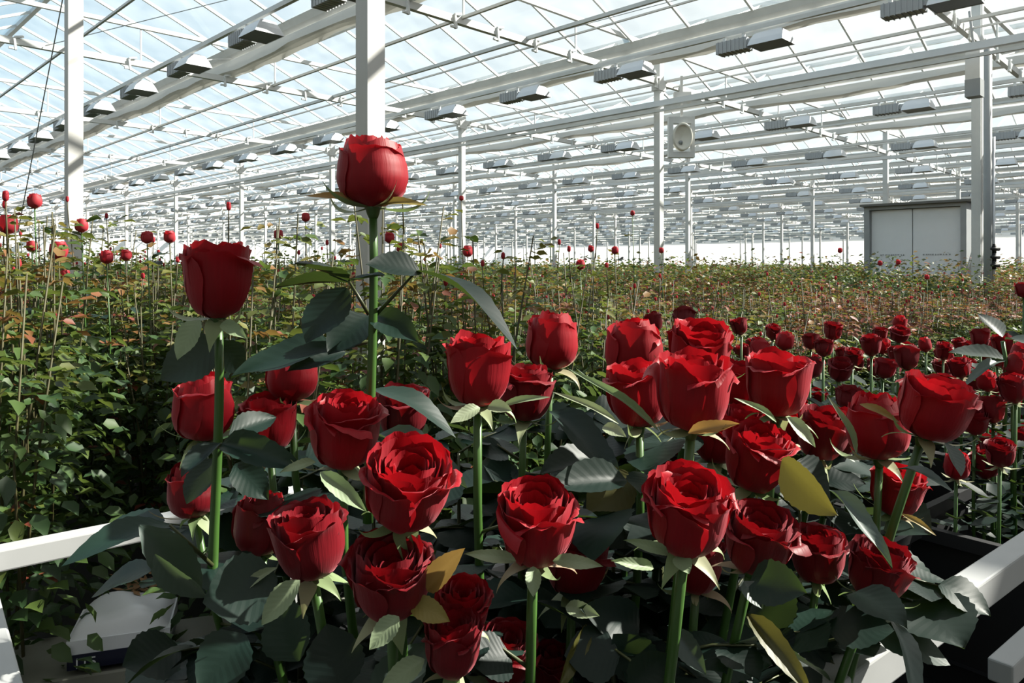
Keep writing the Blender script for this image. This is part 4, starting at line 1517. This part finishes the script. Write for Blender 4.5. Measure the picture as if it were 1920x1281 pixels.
# buds and shoots above the far canopy
b = MB(); bs = MB()
octv = [(1, 0, 0), (0, 1, 0), (-1, 0, 0), (0, -1, 0)]
for i in range(1500):
    d = math.sqrt(rs.uniform(dn ** 2, 30 ** 2)); lat = rs.uniform(-.72, .72) * d
    X, Y = (d + lat) / 1.41421, (d - lat) / 1.41421
    if Y < 2 or (15.6 < X < 17.2 and 2.4 < Y < 6.3): continue
    h = canopy_h(X, Y); z = h + rs.uniform(.04, .26)
    if rs.rand() < .75: continue
    s = rs.uniform(.008, .014)
    bs.bar((X, Y, h - .1), (X, Y, z), .006)
    b.add([(X + a * s, Y + c_ * s, z + s) for a, c_, _ in octv] + [(X, Y, z - s * .6), (X, Y, z + s * 3)], [(0, 1, 5), (1, 2, 5), (2, 3, 5), (3, 0, 5), (1, 0, 4), (2, 1, 4), (3, 2, 4), (0, 3, 4)])
o = thing('rose_buds', 'scattered tiny red buds above the distant bushes', 'buds', me=b.mesh('rose_buds', M['bud'])); o['kind'] = 'stuff'
o = thing('bud_shoots', 'thin pale shoots carrying the distant buds', 'shoots', me=bs.mesh('bud_shoots', M['bushstem'])); o['kind'] = 'stuff'

# budding shoots that stand out above the bed, one by one
SH = [(65, 378, 26, 3.0, 'small round crimson bud on the tallest shoot, far left', 1), (15, 422, 34, 2.4, 'opening pink red bud cut by the left border', 2), (153, 424, 24, 3.2, 'crimson bud against the lower left column', 0),
      (110, 471, 32, 2.8, 'open crimson bud left of the left column foot', 1), (200, 483, 24, 3.1, 'narrow crimson bud right of the left column foot', 0), (236, 479, 20, 3.6, 'small pink bud second right of the left column', 0),
      (276, 446, 22, 3.4, 'pointed crimson bud midway between left column and second tallest rose', 1), (318, 445, 22, 3.5, 'brownish twin bud just left of the second tallest rose', 0), (60, 463, 20, 3.2, 'orange bud beneath the tallest left shoot', 2),
      (573, 408, 16, 5.0, 'tiny bud high between the two tall roses', 0), (522, 441, 18, 4.2, 'small crimson bud left of the tallest stem', 0), (730, 446, 20, 4.0, 'crimson bud just right of the central column', 1),
      (752, 465, 18, 4.0, 'pinkish bud low beside the central column', 0), (877, 472, 20, 3.8, 'pale pink bud under the thin column right of the centre', 0), (122, 516, 18, 3.2, 'orange pink bud low left of the column', 0),
      (865, 372, 9, 4.2, 'tiny brown bud at the thin column with drooping green leaflets', 3), (1088, 497, 18, 4.4, 'dark red bud above the bushes right of centre', 0), (1108, 467, 12, 5.2, 'small crimson bud over the bright wall right of centre', 0),
      (1186, 400, 9, 5.4, 'tiny bud on a leafy shoot left of the slim column', 2), (1153, 470, 14, 5.0, 'small round bud left of the slim white column', 0), (1240, 470, 10, 5.5, 'dark pointed bud beside the slim column', 0),
      (1575, 470, 9, 9.0, 'dark bud left of the cabinet', 0), (1650, 494, 9, 9.5, 'dark round bud in front of the cabinet left leaf', 0), (1684, 492, 9, 9.5, 'second dark bud in front of the cabinet', 0), (1738, 520, 9, 8.0, 'dark pointed bud before the cabinet right leaf', 0)]
for i, (px, py, w, d, lab, lv) in enumerate(SH):
    p = P(px, py, d)
    s = w * .5 * d / FPX
    foot = Vector((p.x, p.y, 0.95))
    root = thing('budding_shoot', lab, 'bud', foot, 'budding shoots above the planting bed')
    base = p - UP * s
    obj('bud', BUDS[i % 2], root, base - foot, Quaternion((0, 0, 1), rb.uniform(0, 6)), (s, s, s * 1.05))
    b = MB(); b.tube([Vector((0, 0, 0)), Vector((.012, -.008, (base.z - foot.z) * .5)), base - foot], [.004, .0035, .0025], 6)
    obj('stem', b.mesh('stem', M['bushstem'] if i % 2 else M['stem'], True), root)
    obj('sepal', CSP, root, base - foot, None, s * .7, kind='stuff')
    r_ = random.Random(i)
    for k in range(3 + (lv > 0)):
        az = r_.uniform(0, 6.28)
        zz = (base.z - foot.z) * (1 - .17 * (k + 1)) if k else (base.z - foot.z) - (.05 + .05 * lv)
        compound_leaf(root, Vector((0, 0, zz)), (math.cos(az), math.sin(az), r_.uniform(-.1, .35)), .06, r_, m='leaf_olive' if r_.random() < .35 else 'leaf', n=3)

# ------------------------------------------------------------------ grow bag on its gutter, steel tray
bag = thing('grow_bag', 'white plastic grow bag with a dark blue lower side lettered 115', 'grow bag', (bag_p.x, bag_p.y, .57))
ang = math.atan2((RT * .95 + FW * .32).y, (RT * .95 + FW * .32).x)
bag.rotation_euler = (0, 0, ang)
def bagfn(u, v):
    x = -.125 + .25 * (u * .5 + .5); y = -.02 + .20 * v
    e_ = (1 - abs(u) ** 6) * (1 - abs(2 * v - 1) ** 8)
    return (x, y, .02 + .055 * e_ + .008 * math.sin(13 * x * 3 + y * 20) * e_)
obj('bag_top', grid_mesh('bag_top', 16, 16, bagfn, M['bag']), bag)
b = MB(); b.box(-.127, .127, -.022, .18, -.012, .025)
obj('bag_side', b.mesh('bag_side', M['bag']), bag)
b = MB(); b.box(-.125, .125, -.024, .18, -.052, -.012)
obj('dark_side', b.mesh('dark_side', M['navy']), bag)
fc = bpy.data.curves.new('lettering', 'FONT'); fc.body = '115'; fc.size = .038; fc.extrude = .0006
fo = bpy.data.objects.new('tmp', fc); COL.objects.link(fo)
dg = bpy.context.evaluated_depsgraph_get()
me = bpy.data.meshes.new_from_object(fo.evaluated_get(dg)); me.name = 'lettering'
COL.objects.unlink(fo); bpy.data.objects.remove(fo)
me.materials.clear(); me.materials.append(M['print'])
obj('lettering', me, bag, (-.11, -.0265, -.047), Quaternion((1, 0, 0), PI / 2))
# debris on the bag
t = thing('dry_leaves', 'heap of dry brown leaf litter on the back of the grow bag', 'debris', Vector((bag_p.x, bag_p.y, .635)) + FW * .2 - RT * .02)
b = MB()
for i in range(60):
    p = Vector((rb.uniform(-.07, .07), rb.uniform(-.07, .07), rb.uniform(-.02, .035)))
    d = Vector((rb.uniform(-1, 1), rb.uniform(-1, 1), rb.uniform(-.3, .5))).normalized(); s = d.cross(UP).normalized()
    b.add([p, p + d * .02 + s * .008, p + d * .04, p + d * .02 - s * .008], [(0, 1, 2, 3)])
m_o = obj('litter', b.mesh('litter', M['dry']), t, kind='stuff')
t['kind'] = 'stuff'
# growing gutter below
gut = thing('growing_gutter', 'pale steel growing gutter running along the bed beneath the grow bag', 'gutter', (bag_p.x, bag_p.y, .50))
gut.rotation_euler = (0, 0, ang)
b = MB(); b.box(-.8, 3.5, -.06, .24, -.02, 0.0)
obj('channel', b.mesh('channel', M['tray']), gut)
b = MB(); b.box(-.8, 3.5, -.075, -.06, -.05, .02)
obj('lip', b.mesh('lip', M['tray']), gut)
for xx in (-.6, .5, 1.6, 2.7):
    b = MB(); b.box(xx, xx + .04, .08, .12, -.50, -.02)
    obj('leg', b.mesh('leg', M['galv']), gut)
